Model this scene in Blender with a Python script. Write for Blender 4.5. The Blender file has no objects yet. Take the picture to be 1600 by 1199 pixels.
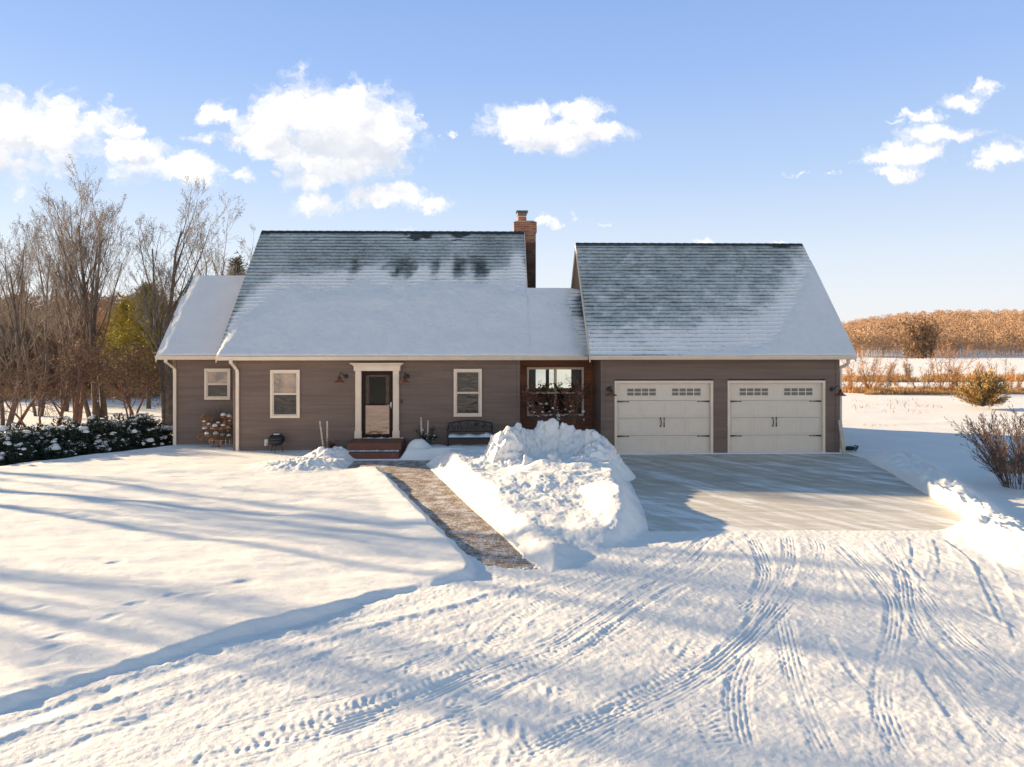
import bpy, math, random
import numpy as np
from mathutils import Vector, Matrix

# ------------------------------------------------------------------ camera, light, exposure
SC = bpy.context.scene
F, CX, HY, CH = 1150.0, 800.0, 515.0, 3.65
TH = math.atan(30 / 1150.0)
ct, st = math.cos(TH), math.sin(TH)
cam_d = bpy.data.cameras.new('camera')
cam = bpy.data.objects.new('camera', cam_d)
SC.collection.objects.link(cam)
cam_d.sensor_width = 36.0
cam_d.lens = 36.0 * F / 1600
cam_d.shift_y = -(599.5 - HY) / 1600
cam_d.clip_end = 4000
cam.location = (0, 0, CH)
cam.rotation_euler = (math.pi / 2, 0, -TH)
SC.camera = cam
SUN_A, SUN_E = math.radians(25), math.radians(14.5)
SKY_S = 0.10
sun_d = bpy.data.lights.new('sun', 'SUN')
sun_d.energy = 5.0
sun_d.angle = math.radians(0.8)
sun_d.color = (1.0, 0.73, 0.41)
sun = bpy.data.objects.new('sun', sun_d)
SC.collection.objects.link(sun)
sv = Vector((-math.cos(SUN_A), math.sin(SUN_A), math.tan(SUN_E))).normalized()
sun.rotation_euler = sv.to_track_quat('Z', 'Y').to_euler()
SC.view_settings.view_transform = 'Standard'
SC.view_settings.look = 'None'
SC.view_settings.exposure = 1.42
SC.view_settings.gamma = 1
SC.cycles.max_bounces = 6
SC.cycles.diffuse_bounces = 3
SC.cycles.glossy_bounces = 3
SC.cycles.transparent_max_bounces = 8


def GX(px, Y):
    """world X of photo column px at depth plane Y"""
    k = (px - CX) / F
    return Y * (k * ct + st) / (ct - k * st)


def GZ(py, X, Y):
    return CH - (py - HY) * (Y * ct + X * st) / F


def G(px, py, z=0.0):
    """point of the ground (height z) seen at a photo position"""
    d = F * (CH - z) / (py - HY)
    k = (px - CX) / F * d
    return (k * ct + d * st, d * ct - k * st)


# ------------------------------------------------------------------ node helpers
class NT:
    def __init__(s, tree):
        s.t = tree

    def n(s, typ, ins=None, **kw):
        nd = s.t.nodes.new(typ)
        for k, v in kw.items():
            setattr(nd, k, v)
        if ins:
            for k, v in ins.items():
                sock = nd.inputs[k]
                if isinstance(v, bpy.types.NodeSocket):
                    s.t.links.new(v, sock)
                else:
                    sock.default_value = v
        return nd

    def m(s, op, a, b=None, c=None, clamp=False):
        nd = s.t.nodes.new('ShaderNodeMath')
        nd.operation = op
        nd.use_clamp = clamp
        for i, v in enumerate((a, b, c)):
            if v is None:
                continue
            if isinstance(v, bpy.types.NodeSocket):
                s.t.links.new(v, nd.inputs[i])
            else:
                nd.inputs[i].default_value = v
        return nd.outputs[0]

    def noise(s, vec, scale, detail=4, rough=0.55, dist=0.0):
        nd = s.n('ShaderNodeTexNoise', {'Scale': scale, 'Detail': detail, 'Roughness': rough, 'Distortion': dist})
        if vec is not None:
            s.t.links.new(vec, nd.inputs['Vector'])
        return nd.outputs['Fac']

    def scl(s, vec, v):
        nd = s.n('ShaderNodeVectorMath', operation='MULTIPLY')
        s.t.links.new(vec, nd.inputs[0])
        nd.inputs[1].default_value = v
        return nd.outputs[0]

    def sstep(s, x, lo, hi, a=0.0, b=1.0):
        nd = s.n('ShaderNodeMapRange', interpolation_type='SMOOTHSTEP')
        s.t.links.new(x, nd.inputs['Value'])
        nd.inputs['From Min'].default_value = lo
        nd.inputs['From Max'].default_value = hi
        nd.inputs['To Min'].default_value = a
        nd.inputs['To Max'].default_value = b
        return nd.outputs[0]

    def mix(s, f, a, b):
        nd = s.n('ShaderNodeMix', data_type='RGBA')
        for i, v in ((0, f), (6, a), (7, b)):
            if isinstance(v, bpy.types.NodeSocket):
                s.t.links.new(v, nd.inputs[i])
            else:
                nd.inputs[i].default_value = (v + (1,)) if isinstance(v, tuple) and len(v) == 3 else v
        return nd.outputs[2]


def newmat(name):
    m = bpy.data.materials.new(name)
    m.use_nodes = True
    nt = NT(m.node_tree)
    bs = m.node_tree.nodes['Principled BSDF']
    return m, nt, bs


def setb(nt, bs, **kw):
    for k, v in kw.items():
        k = {'col': 'Base Color', 'rough': 'Roughness', 'metal': 'Metallic', 'spec': 'Specular IOR Level', 'ior': 'IOR',
             'nrm': 'Normal', 'alpha': 'Alpha', 'trans': 'Transmission Weight', 'sub': 'Subsurface Weight'}[k]
        if isinstance(v, bpy.types.NodeSocket):
            nt.t.links.new(v, bs.inputs[k])
        else:
            bs.inputs[k].default_value = (v + (1,)) if isinstance(v, tuple) and len(v) == 3 else v


def bump(nt, h, strength, dist):
    return nt.n('ShaderNodeBump', {'Height': h, 'Strength': strength, 'Distance': dist}).outputs[0]


def simple(name, col, rough=0.6, metal=0.0, var=0.15, scale=8.0, bmp=0.0, spec=0.5):
    m, nt, bs = newmat(name)
    co = nt.n('ShaderNodeTexCoord').outputs['Object']
    n1 = nt.noise(co, scale, 5, 0.6)
    lo = tuple(c * (1 - var) for c in col)
    hi = tuple(min(1, c * (1 + var)) for c in col)
    setb(nt, bs, col=nt.mix(nt.sstep(n1, 0.3, 0.7), lo, hi), rough=rough, metal=metal, spec=spec)
    if bmp:
        setb(nt, bs, nrm=bump(nt, nt.noise(co, scale * 6, 5, 0.65), bmp, 0.01))
    return m


M = {}


def mats():
    # snow
    m, nt, bs = newmat('snow')
    co = nt.n('ShaderNodeTexCoord').outputs['Object']
    n1 = nt.noise(co, 0.9, 6, 0.6)
    n2 = nt.noise(co, 9, 5, 0.7)
    n3 = nt.noise(co, 45, 3, 0.7)
    n4 = nt.noise(co, 170, 2, 0.6)
    c = nt.mix(nt.sstep(n1, 0.3, 0.75), (0.80, 0.80, 0.815), (0.88, 0.875, 0.87))
    c = nt.mix(nt.m('MULTIPLY', nt.sstep(n2, 0.6, 0.8), 0.35), c, (0.74, 0.73, 0.73))
    h = nt.m('ADD', nt.m('MULTIPLY', n2, 0.5), nt.m('ADD', nt.m('MULTIPLY', n3, 0.28), nt.m('MULTIPLY', n4, 0.16)))
    setb(nt, bs, col=c, rough=0.7, spec=0.3, nrm=bump(nt, h, 0.75, 0.03))
    M['snow'] = m
    # plain soft snow for caps and roofs
    m, nt, bs = newmat('soft_snow')
    co = nt.n('ShaderNodeTexCoord').outputs['Object']
    h = nt.m('ADD', nt.noise(co, 5, 6, 0.7), nt.m('MULTIPLY', nt.noise(co, 40, 3, 0.7), 0.4))
    c = nt.mix(nt.noise(co, 1.5, 7, 0.7), (0.66, 0.70, 0.76), (0.86, 0.86, 0.87))
    setb(nt, bs, col=c, rough=0.8, spec=0.2, nrm=bump(nt, h, 0.8, 0.045))
    M['softsnow'] = m
    # siding
    for nm, col in (('siding', (0.180, 0.130, 0.108)), ('corner', (0.160, 0.122, 0.108))):
        m, nt, bs = newmat(nm)
        co = nt.n('ShaderNodeTexCoord').outputs['Object']
        g = nt.noise(nt.scl(co, (0.5, 0.5, 9.8)), 1.0, 2, 0.5)
        n = nt.noise(nt.scl(co, (1, 1, 6)), 14, 4, 0.7)
        f = nt.m('ADD', nt.m('MULTIPLY', g, 0.6), nt.m('MULTIPLY', n, 0.4))
        c = nt.mix(nt.sstep(f, 0.35, 0.65), tuple(x * 0.86 for x in col), tuple(x * 1.14 for x in col))
        setb(nt, bs, col=c, rough=0.6, spec=0.3, nrm=bump(nt, n, 0.25, 0.004))
        M[nm] = m
    m, nt, bs = newmat('cedar_siding')
    co = nt.n('ShaderNodeTexCoord').outputs['Object']
    n = nt.noise(nt.scl(co, (1.2, 1, 22)), 3, 6, 0.65)
    g = nt.noise(nt.scl(co, (0.3, 0.3, 9.8)), 1.0, 1, 0.5)
    f = nt.m('ADD', nt.m('MULTIPLY', g, 0.5), nt.m('MULTIPLY', n, 0.5))
    setb(nt, bs, col=nt.mix(nt.sstep(f, 0.3, 0.7), (0.14, 0.046, 0.019), (0.29, 0.100, 0.042)), rough=0.55,
         nrm=bump(nt, n, 0.3, 0.005))
    M['cedar'] = m
    M['trim'] = simple('cream_trim', (0.76, 0.63, 0.51), 0.5, var=0.05, scale=3)
    M['gdoor'] = simple('garage_door_paint', (0.72, 0.635, 0.54), 0.5, var=0.025, scale=4, bmp=0.15)
    M['black'] = simple('black_iron', (0.016, 0.015, 0.016), 0.45, var=0.3)
    M['storm'] = simple('dark_bronze_door', (0.022, 0.011, 0.009), 0.6, var=0.3, spec=.2)
    M['reddoor'] = simple('mahogany_door', (0.11, 0.022, 0.013), 0.4, var=0.4, scale=6)
    M['teal'] = simple('dark_teal_iron', (0.010, 0.020, 0.026), 0.4, var=0.3)
    M['copper'] = simple('copper_shade', (0.30, 0.13, 0.08), 0.4, metal=0.7, var=0.3)
    M['nickel'] = simple('nickel', (0.6, 0.55, 0.5), 0.25, metal=0.9)
    M['plastic'] = simple('white_plastic', (0.7, 0.68, 0.65), 0.4)
    M['interior'] = simple('interior_wall', (0.16, 0.14, 0.12), 0.8)
    M['interdark'] = simple('interior_curtain', (0.05, 0.06, 0.075), 0.8)
    M['green'] = simple('green_hose', (0.012, 0.035, 0.03), 0.5)
    M['board'] = simple('weathered_board', (0.5, 0.45, 0.38), 0.7)
    M['step'] = None
    m, nt, bs = newmat('red_brick_step')
    co = nt.n('ShaderNodeTexCoord').outputs['Object']
    br = nt.n('ShaderNodeTexBrick', {'Vector': nt.n('ShaderNodeMapping', {'Vector': co, 'Rotation': (math.pi / 2, 0, 0)}).outputs[0],
                                     'Color1': (0.17, 0.075, 0.042, 1), 'Color2': (0.11, 0.045, 0.028, 1),
                                     'Mortar': (0.09, 0.05, 0.04, 1), 'Scale': 1.0, 'Mortar Size': 0.006, 'Brick Width': 0.2, 'Row Height': 0.066})
    n = nt.noise(co, 20, 5, 0.7)
    frost = nt.sstep(nt.noise(co, 7, 6, 0.7), 0.6, 0.8, 0, 0.45)
    setb(nt, bs, col=nt.mix(frost, nt.mix(n, br.outputs[0], (0.19, 0.075, 0.055)), (0.6, 0.58, 0.6)), rough=0.8, nrm=bump(nt, n, 0.3, 0.01))
    M['step'] = m
    # chimney brick, darker below a fixed height
    m, nt, bs = newmat('chimney_brick')
    tc = nt.n('ShaderNodeTexCoord')
    uv = nt.n('ShaderNodeUVMap').outputs[0]
    br = nt.n('ShaderNodeTexBrick', {'Vector': uv, 'Color1': (0.36, 0.14, 0.07, 1), 'Color2': (0.15, 0.065, 0.045, 1),
                                     'Mortar': (0.30, 0.26, 0.22, 1), 'Scale': 1.0, 'Mortar Size': 0.008, 'Brick Width': 0.215, 'Row Height': 0.078, 'Bias': -0.1})
    sep = nt.n('ShaderNodeSeparateXYZ', {0: uv}).outputs
    low_dark = nt.m('LESS_THAN', sep[1], 6.72)
    stain = nt.noise(uv, 3, 5, 0.6)
    low_dark = nt.m('MULTIPLY', low_dark, nt.sstep(stain, 0.3, 0.6, 0.62, 0.86))
    setb(nt, bs, col=nt.mix(low_dark, nt.mix(nt.sstep(stain, 0.5, 0.75, 0, 0.6), br.outputs[0], (0.07, 0.045, 0.035)), (0.028, 0.026, 0.024)),
         rough=0.85, nrm=bump(nt, br.outputs['Fac'], -0.6, 0.008))
    M['brick'] = m
    M['clay'] = simple('clay_flue', (0.42, 0.13, 0.06), 0.7, var=0.3)
    M['cap'] = simple('galvanised_cap', (0.14, 0.13, 0.13), 0.5, metal=0.5)
    M['mortarcap'] = simple('mortar_crown', (0.4, 0.33, 0.27), 0.8)
    # shingles with a dusting of snow; attribute cov = how much lies there
    m, nt, bs = newmat('snowy_shingles')
    uv = nt.n('ShaderNodeUVMap').outputs[0]
    sep = nt.n('ShaderNodeSeparateXYZ', {0: uv}).outputs
    cov = nt.n('ShaderNodeAttribute', attribute_name='cov').outputs['Fac']
    row = nt.m('DIVIDE', sep[1], 0.17)
    fr = nt.m('FRACT', row)
    rid = nt.m('FLOOR', row)
    # tabs: random dark/light blocks along each course
    cv = nt.n('ShaderNodeCombineXYZ', {0: nt.m('ADD', nt.m('MULTIPLY', sep[0], 5.0), nt.m('MULTIPLY', rid, 3.37)), 1: rid, 2: 0.0}).outputs[0]
    tab = nt.n('ShaderNodeTexWhiteNoise', {'Vector': nt.n('ShaderNodeVectorMath', {0: cv}, operation='FLOOR').outputs[0]}).outputs[0]
    shc = nt.mix(tab, (0.020, 0.032, 0.037), (0.050, 0.068, 0.074))
    shc = nt.mix(nt.m('MULTIPLY', nt.noise(uv, 60, 3, 0.7), 0.5), shc, (0.08, 0.09, 0.09))
    streak = nt.noise(nt.scl(uv, (2.2, 11.8, 1)), 1.0, 5, 0.65)
    fine = nt.noise(uv, 9.0, 6, 0.75)
    # a dark line along each butt edge, broken up by noise
    line = nt.sstep(fr, 0.16, 0.42)
    val = nt.m('ADD', cov, nt.m('MULTIPLY', nt.m('SUBTRACT', streak, 0.5), 1.0))
    val = nt.m('ADD', val, nt.m('MULTIPLY', nt.m('SUBTRACT', fine, 0.5), 1.15))
    v2 = nt.m('SUBTRACT', val, nt.m('MULTIPLY', nt.m('SUBTRACT', 1.0, line), 0.50))
    a = nt.sstep(v2, -0.05, 1.0)
    sn = nt.mix(fine, (0.66, 0.70, 0.76), (0.80, 0.82, 0.85))
    sn = nt.mix(nt.sstep(cov, 0.62, 1.05), (0.47, 0.545, 0.59), sn)
    setb(nt, bs, col=nt.mix(a, shc, sn), rough=0.85, spec=0.2,
         nrm=bump(nt, nt.m('ADD', fine, nt.m('MULTIPLY', a, 1.2)), 0.5, 0.012))
    M['shingle'] = m
    # glass
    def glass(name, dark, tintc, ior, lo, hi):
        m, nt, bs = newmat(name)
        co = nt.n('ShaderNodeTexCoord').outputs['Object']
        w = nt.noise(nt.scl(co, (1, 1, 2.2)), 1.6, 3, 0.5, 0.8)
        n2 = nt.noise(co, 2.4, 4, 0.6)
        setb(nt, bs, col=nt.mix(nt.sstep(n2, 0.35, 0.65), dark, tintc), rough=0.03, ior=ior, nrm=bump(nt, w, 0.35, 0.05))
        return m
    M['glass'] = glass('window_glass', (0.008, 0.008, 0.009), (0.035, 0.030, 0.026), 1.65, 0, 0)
    M['glass_bright'] = glass('reflection_tint_glass', (0.09, 0.065, 0.05), (0.34, 0.21, 0.14), 2.2, 0, 0)  # tan of reflected sunlit snow put into the pane colour
    M['frost'] = simple('frosted_glass', (0.16, 0.145, 0.125), 0.35, var=0.1)
    m, nt, bs = newmat('clear_glass')
    gl = nt.n('ShaderNodeBsdfGlossy', {'Roughness': 0.02, 'Color': (1, 1, 1, 1)})
    tr = nt.n('ShaderNodeBsdfTransparent', {'Color': (0.85, 0.9, 0.88, 1)})
    mx = nt.n('ShaderNodeMixShader', {0: 0.012, 1: tr.outputs[0], 2: gl.outputs[0]})
    nt.t.links.new(mx.outputs[0], nt.t.nodes['Material Output'].inputs[0])
    M['clear'] = m
    # concrete with scraped snow film
    m, nt, bs = newmat('swept_concrete')
    co = nt.n('ShaderNodeTexCoord').outputs['Object']
    def rot(v, ang, sc):
        a = nt.n('ShaderNodeMapping', {'Vector': v, 'Rotation': (0, 0, ang)}).outputs[0]
        return nt.scl(a, sc)
    warp = nt.noise(co, 0.35, 3, 0.5)
    wv = nt.n('ShaderNodeVectorMath', {0: co, 1: nt.n('ShaderNodeCombineXYZ', {0: nt.m('MULTIPLY', warp, 0.7), 1: 0.0, 2: 0.0}).outputs[0]}, operation='ADD').outputs[0]
    s1 = nt.m('ADD', nt.m('MULTIPLY', nt.noise(rot(wv, math.radians(62), (0.12, 2.6, 1)), 1.0, 7, 0.72), 0.6), nt.m('MULTIPLY', nt.noise(rot(wv, math.radians(25), (0.15, 3.0, 1)), 1.0, 6, 0.7), 0.4))
    s2 = nt.noise(nt.scl(co, (0.35, 7.0, 1)), 1.0, 5, 0.7)
    s3 = nt.noise(co, 1.1, 6, 0.65)
    s4 = nt.noise(nt.scl(co, (6, 30, 1)), 1.0, 4, 0.7)
    film = nt.m('ADD', nt.m('MULTIPLY', nt.sstep(s1, 0.47, 0.58), 0.92), nt.m('MULTIPLY', nt.sstep(s2, 0.42, 0.7), 0.38))
    film = nt.m('ADD', film, nt.m('MULTIPLY', nt.m('SUBTRACT', s4, 0.45), 0.8))
    film = nt.m('MULTIPLY', film, nt.sstep(s3, 0.3, 0.6, 0.45, 1.0))
    film = nt.m('MULTIPLY', film, 0.85, clamp=True)
    base = nt.mix(s3, (0.28, 0.265, 0.24), (0.54, 0.46, 0.36))
    stain = nt.sstep(nt.noise(co, 0.8, 5, 0.7), 0.60, 0.74, 0, 0.55)
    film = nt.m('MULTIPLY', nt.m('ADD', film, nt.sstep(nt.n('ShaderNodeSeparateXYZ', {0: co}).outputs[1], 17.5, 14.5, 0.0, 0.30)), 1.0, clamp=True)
    base = nt.mix(stain, base, (0.46, 0.33, 0.19))
    # saw-cut joints
    sep = nt.n('ShaderNodeSeparateXYZ', {0: co}).outputs
    j = nt.m('LESS_THAN', nt.m('ABSOLUTE', nt.m('SUBTRACT', nt.m('FRACT', nt.m('DIVIDE', nt.m('SUBTRACT', sep[1], 13.2), 2.8)), 0.5)), 0.004)
    base = nt.mix(nt.m('MULTIPLY', j, 0.7), base, (0.06, 0.055, 0.05))
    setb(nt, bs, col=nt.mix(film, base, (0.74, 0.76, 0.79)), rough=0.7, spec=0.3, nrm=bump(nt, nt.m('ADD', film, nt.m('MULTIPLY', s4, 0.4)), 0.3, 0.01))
    M['concrete'] = m
    # pavers
    m, nt, bs = newmat('frosted_pavers')
    co = nt.n('ShaderNodeTexCoord').outputs['Object']
    br = nt.n('ShaderNodeTexBrick', {'Vector': nt.n('ShaderNodeMapping', {'Vector': co, 'Rotation': (0, 0, math.radians(8))}).outputs[0],
                                     'Color1': (0.24, 0.15, 0.095, 1), 'Color2': (0.14, 0.095, 0.07, 1), 'Mortar': (0.42, 0.40, 0.39, 1),
                                     'Scale': 1.0, 'Mortar Size': 0.011, 'Mortar Smooth': 0.8, 'Brick Width': 0.21, 'Row Height': 0.105})
    n1 = nt.noise(co, 3.2, 6, 0.7)
    n2 = nt.noise(co, 26, 4, 0.7)
    f = nt.m('ADD', nt.m('MULTIPLY', n1, 0.65), nt.m('MULTIPLY', n2, 0.45))
    fr = nt.sstep(nt.m('ADD', f, nt.m('MULTIPLY', nt.noise(nt.scl(co, (2, 14, 1)), 1.0, 4, .7), 0.25)), 0.60, 0.84, 0.0, 0.9)
    setb(nt, bs, col=nt.mix(fr, br.outputs[0], (0.74, 0.74, 0.76)), rough=0.8, nrm=bump(nt, nt.m('ADD', n2, br.outputs['Fac']), 0.5, 0.01))
    M['paver'] = m
    # vegetation
    M['bark'] = simple('grey_bark', (0.115, 0.092, 0.080), 0.9, var=0.35, scale=5, bmp=0.5)
    M['barkred'] = simple('reddish_bark', (0.17, 0.095, 0.07), 0.9, var=0.3, scale=5, bmp=0.5)
    M['twig'] = simple('grey_twig', (0.25, 0.215, 0.19), 0.9, var=0.35, scale=0.8)
    M['twigred'] = simple('red_twig', (0.155, 0.10, 0.08), 0.9, var=0.35, scale=2)
    M['brush'] = simple('orange_brush', (0.40, 0.20, 0.085), 0.9, var=0.5, scale=0.7)
    M['brushdark'] = simple('brown_brush', (0.23, 0.145, 0.09), 0.9, var=0.5, scale=0.7)
    M['leafbrown'] = simple('dry_leaf', (0.27, 0.16, 0.09), 0.8, var=0.5, scale=3)
    M['leafrust'] = simple('rust_leaf', (0.13, 0.045, 0.022), 0.8, var=0.5, scale=6)
    M['flowerdry'] = simple('dry_flower', (0.46, 0.22, 0.09), 0.8, var=0.4, scale=6)
    M['yew'] = simple('yew_green', (0.018, 0.034, 0.022), 0.8, var=0.5, scale=4)
    M['pine'] = simple('pine_gold_green', (0.30, 0.25, 0.045), 0.8, var=0.5, scale=1.5)
    M['spruce'] = simple('spruce_green', (0.10, 0.085, 0.03), 0.8, var=0.5, scale=1.5)
    M['juniper'] = simple('juniper_gold', (0.30, 0.19, 0.06), 0.8, var=0.4, scale=3)
    M['grass'] = simple('dry_grass', (0.42, 0.25, 0.11), 0.9, var=0.4, scale=0.5)
    M['birch'] = simple('birch_bark', (0.55, 0.45, 0.38), 0.8, var=0.3, scale=20)
    M['stone'] = simple('field_stone', (0.35, 0.27, 0.2), 0.8, var=0.3, bmp=0.4)
    m, nt, bs = newmat('far_trees')
    at = nt.n('ShaderNodeAttribute', attribute_name='tint').outputs['Fac']
    setb(nt, bs, col=nt.mix(at, (0.30, 0.20, 0.13), (0.54, 0.36, 0.245)), rough=0.9, spec=0.1)  # distance haze put into the colour as paler, less saturated browns
    M['far'] = m
    M['paletrunk'] = simple('pale_trunk', (0.50, 0.33, 0.22), 0.9, var=0.2)


mats()


# ------------------------------------------------------------------ world
def world():
    w = bpy.data.worlds.new('World')
    SC.world = w
    w.use_nodes = True
    nt = NT(w.node_tree)
    bg = w.node_tree.nodes['Background']
    sky = nt.n('ShaderNodeTexSky', sky_type='NISHITA', sun_disc=False)
    sky.sun_elevation = SUN_E
    sky.sun_rotation = -(math.pi / 2 - SUN_A)
    sky.air_density = 1.0
    sky.dust_density = 0.4
    sky.ozone_density = 1.6
    co = nt.n('ShaderNodeTexCoord').outputs['Generated']
    sp = nt.n('ShaderNodeSeparateXYZ', {0: co}).outputs
    yy = nt.m('MAXIMUM', sp[1], 0.05)
    P = nt.n('ShaderNodeCombineXYZ', {0: nt.m('DIVIDE', sp[0], yy), 1: nt.m('DIVIDE', sp[2], yy), 2: 0.0}).outputs[0]
    B = [(40, 190, 110, 50, 1), (-20, 225, 90, 60, 1), (90, 215, 70, 42, 1), (50, 262, 100, 32, .6), (185, 203, 32, 9, .8), (213, 206, 20, 9, .9),
         (212, 238, 44, 22, 1), (262, 258, 78, 24, 1), (300, 268, 40, 15, .9),
         (345, 180, 32, 17, 1), (318, 222, 38, 17, .9), (368, 225, 36, 16, .8), (380, 268, 34, 12, .85), (425, 277, 14, 8, .8),
         (475, 178, 72, 46, 1.1), (545, 182, 84, 46, 1.1), (592, 205, 50, 40, 1.1), (440, 225, 60, 38, 1), (525, 235, 105, 52, 1.1), (510, 275, 90, 38, .8), (612, 235, 40, 40, .9),
         (500, 316, 52, 17, .9), (580, 307, 66, 16, 1), (632, 301, 36, 14, .95), (678, 315, 24, 16, .95), (660, 255, 18, 22, .45), (702, 213, 9, 6, .6),
         (825, 186, 56, 28, 1), (900, 175, 46, 20, 1), (868, 207, 88, 27, 1.1), (930, 216, 38, 14, .9), (795, 208, 34, 22, .9),
         (850, 341, 26, 10, .7), (895, 335, 20, 8, .6), (940, 353, 20, 8, .6),
         (1537, 138, 34, 13, .85), (1500, 162, 44, 15, .9), (1448, 182, 48, 12, .8), (1402, 192, 20, 7, .7),
         (1432, 212, 48, 19, .9), (1488, 212, 55, 13, .8), (1436, 240, 62, 19, 1), (1386, 252, 52, 13, .9), (1400, 273, 40, 14, .9),
         (1572, 240, 38, 18, 1), (1530, 260, 30, 8, .85), (1610, 235, 40, 22, 1), (1245, 275, 24, 7, .55), (1292, 273, 12, 7, .6),
         (1100, 380, 60, 8, .45), (1210, 383, 40, 8, .45), (620, 360, 30, 8, .45), (30, 300, 60, 14, .4)]
    grp = bpy.data.node_groups.new('cloud_field', 'ShaderNodeTree')
    grp.interface.new_socket('P', in_out='INPUT', socket_type='NodeSocketVector')
    grp.interface.new_socket('D', in_out='OUTPUT', socket_type='NodeSocketFloat')
    g = NT(grp)
    gi = grp.nodes.new('NodeGroupInput')
    go = grp.nodes.new('NodeGroupOutput')
    wq = g.n('ShaderNodeTexNoise', {'Vector': gi.outputs[0], 'Scale': 26.0, 'Detail': 7.0, 'Roughness': 0.68})
    wd = g.n('ShaderNodeVectorMath', {0: wq.outputs['Color'], 1: (-0.5, -0.5, -0.5)}, operation='ADD').outputs[0]
    p0 = g.n('ShaderNodeVectorMath', {0: wd, 1: (0.085, 0.050, 0.0), 2: gi.outputs[0]}, operation='MULTIPLY_ADD').outputs[0]
    acc = None
    for px, py, rx, ry, amp in B:
        k = (px - CX) / F
        dx, dy, dz = k * ct + st, ct - k * st, (HY - py) / F
        u, v = dx / dy, dz / dy
        sx, sy = F / rx, F / ry
        q = g.n('ShaderNodeVectorMath', {0: p0, 1: (sx, sy, 0), 2: (-u * sx, -v * sy, 0)}, operation='MULTIPLY_ADD').outputs[0]
        ln = g.n('ShaderNodeVectorMath', {0: q}, operation='LENGTH').outputs['Value']
        f = g.m('SUBTRACT', amp, g.m('MULTIPLY', ln, 0.78))
        acc = f if acc is None else g.m('SMOOTH_MAX', acc, f, 0.22)
    n = g.noise(g.scl(p0, (1, 1.35, 1)), 17, 9, 0.62, 0.25)
    n2 = g.n('ShaderNodeTexVoronoi', {'Vector': g.scl(p0, (1, 1.2, 1)), 'Scale': 38.0}, feature='SMOOTH_F1').outputs['Distance']
    o = g.m('ADD', g.m('ADD', acc, g.m('MULTIPLY', g.m('SUBTRACT', n, 0.5), 2.3)), g.m('MULTIPLY', g.m('SUBTRACT', 0.42, n2), 0.55))
    grp.links.new(o, go.inputs[0])
    def field(vec):
        nd = nt.n('ShaderNodeGroup')
        nd.node_tree = grp
        nt.t.links.new(vec, nd.inputs[0])
        return nd.outputs[0]
    ex = 2 ** -SC.view_settings.exposure
    d0 = field(P)
    off = nt.n('ShaderNodeVectorMath', {0: P, 1: (-0.015, 0.040, 0)}, operation='ADD').outputs[0]
    d1 = field(off)
    al = nt.sstep(d0, -0.02, 0.72)
    al = nt.m('MULTIPLY', al, nt.m('GREATER_THAN', sp[1], 0.06))
    sh = nt.m('MULTIPLY', nt.sstep(d1, 0.15, 1.1), nt.sstep(nt.noise(P, 14, 7, 0.6), 0.2, 0.6, 0.5, 1.0))
    cc = nt.mix(nt.m('MULTIPLY', sh, 0.85), tuple(c * ex for c in (1.18, 1.14, 1.09)), tuple(c * ex for c in (.70, .75, .85)))
    skc = nt.n('ShaderNodeVectorMath', {0: sky.outputs[0], 1: (SKY_S, SKY_S, SKY_S)}, operation='MULTIPLY').outputs[0]
    rp = nt.n('ShaderNodeValToRGB')
    nt.t.links.new(nt.m('MAXIMUM', sp[2], 0.0), rp.inputs[0])
    el = rp.color_ramp.elements
    stops = ((0.0, (.90, .91, .95)), (0.09, (.76, .84, .97)), (0.2, (.52, .68, .96)), (0.33, (.35, .53, .93)), (0.42, (.29, .46, .86)), (0.5, (.19, .33, .56)), (0.6, (.14, .27, .43)), (0.8, (.13, .25, .40)))
    el[0].position, el[0].color = 0.0, tuple(c * ex for c in stops[0][1]) + (1,)
    el[1].position, el[1].color = 0.8, tuple(c * ex for c in stops[-1][1]) + (1,)
    for p_, c_ in stops[1:-1]:
        e_ = el.new(p_)
        e_.color = tuple(c * ex for c in c_) + (1,)
    skc = nt.mix(0.92, skc, rp.outputs[0])
    # unseen low sky behind the camera, brightened and warmed to light the house front
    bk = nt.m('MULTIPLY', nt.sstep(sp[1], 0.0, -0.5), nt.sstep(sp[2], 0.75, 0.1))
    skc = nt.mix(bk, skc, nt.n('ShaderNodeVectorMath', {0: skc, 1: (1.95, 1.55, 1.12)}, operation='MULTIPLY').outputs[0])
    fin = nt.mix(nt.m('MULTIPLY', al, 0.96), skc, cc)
    # strength 1: the sky texture is already scaled to SKY_S above
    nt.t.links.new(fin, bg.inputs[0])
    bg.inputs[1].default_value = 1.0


world()


# ------------------------------------------------------------------ numpy noise
def _h(ix, iy, iz, seed):
    n = (ix.astype(np.int64) * 374761393 + iy.astype(np.int64) * 668265263 + iz.astype(np.int64) * 2147483647 + seed * 974711) & 0xffffffff
    n = ((n ^ (n >> 13)) * 1274126177) & 0xffffffff
    n = (n ^ (n >> 16)) & 0xffffffff
    return n.astype(np.float64) / 4294967295.0


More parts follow.
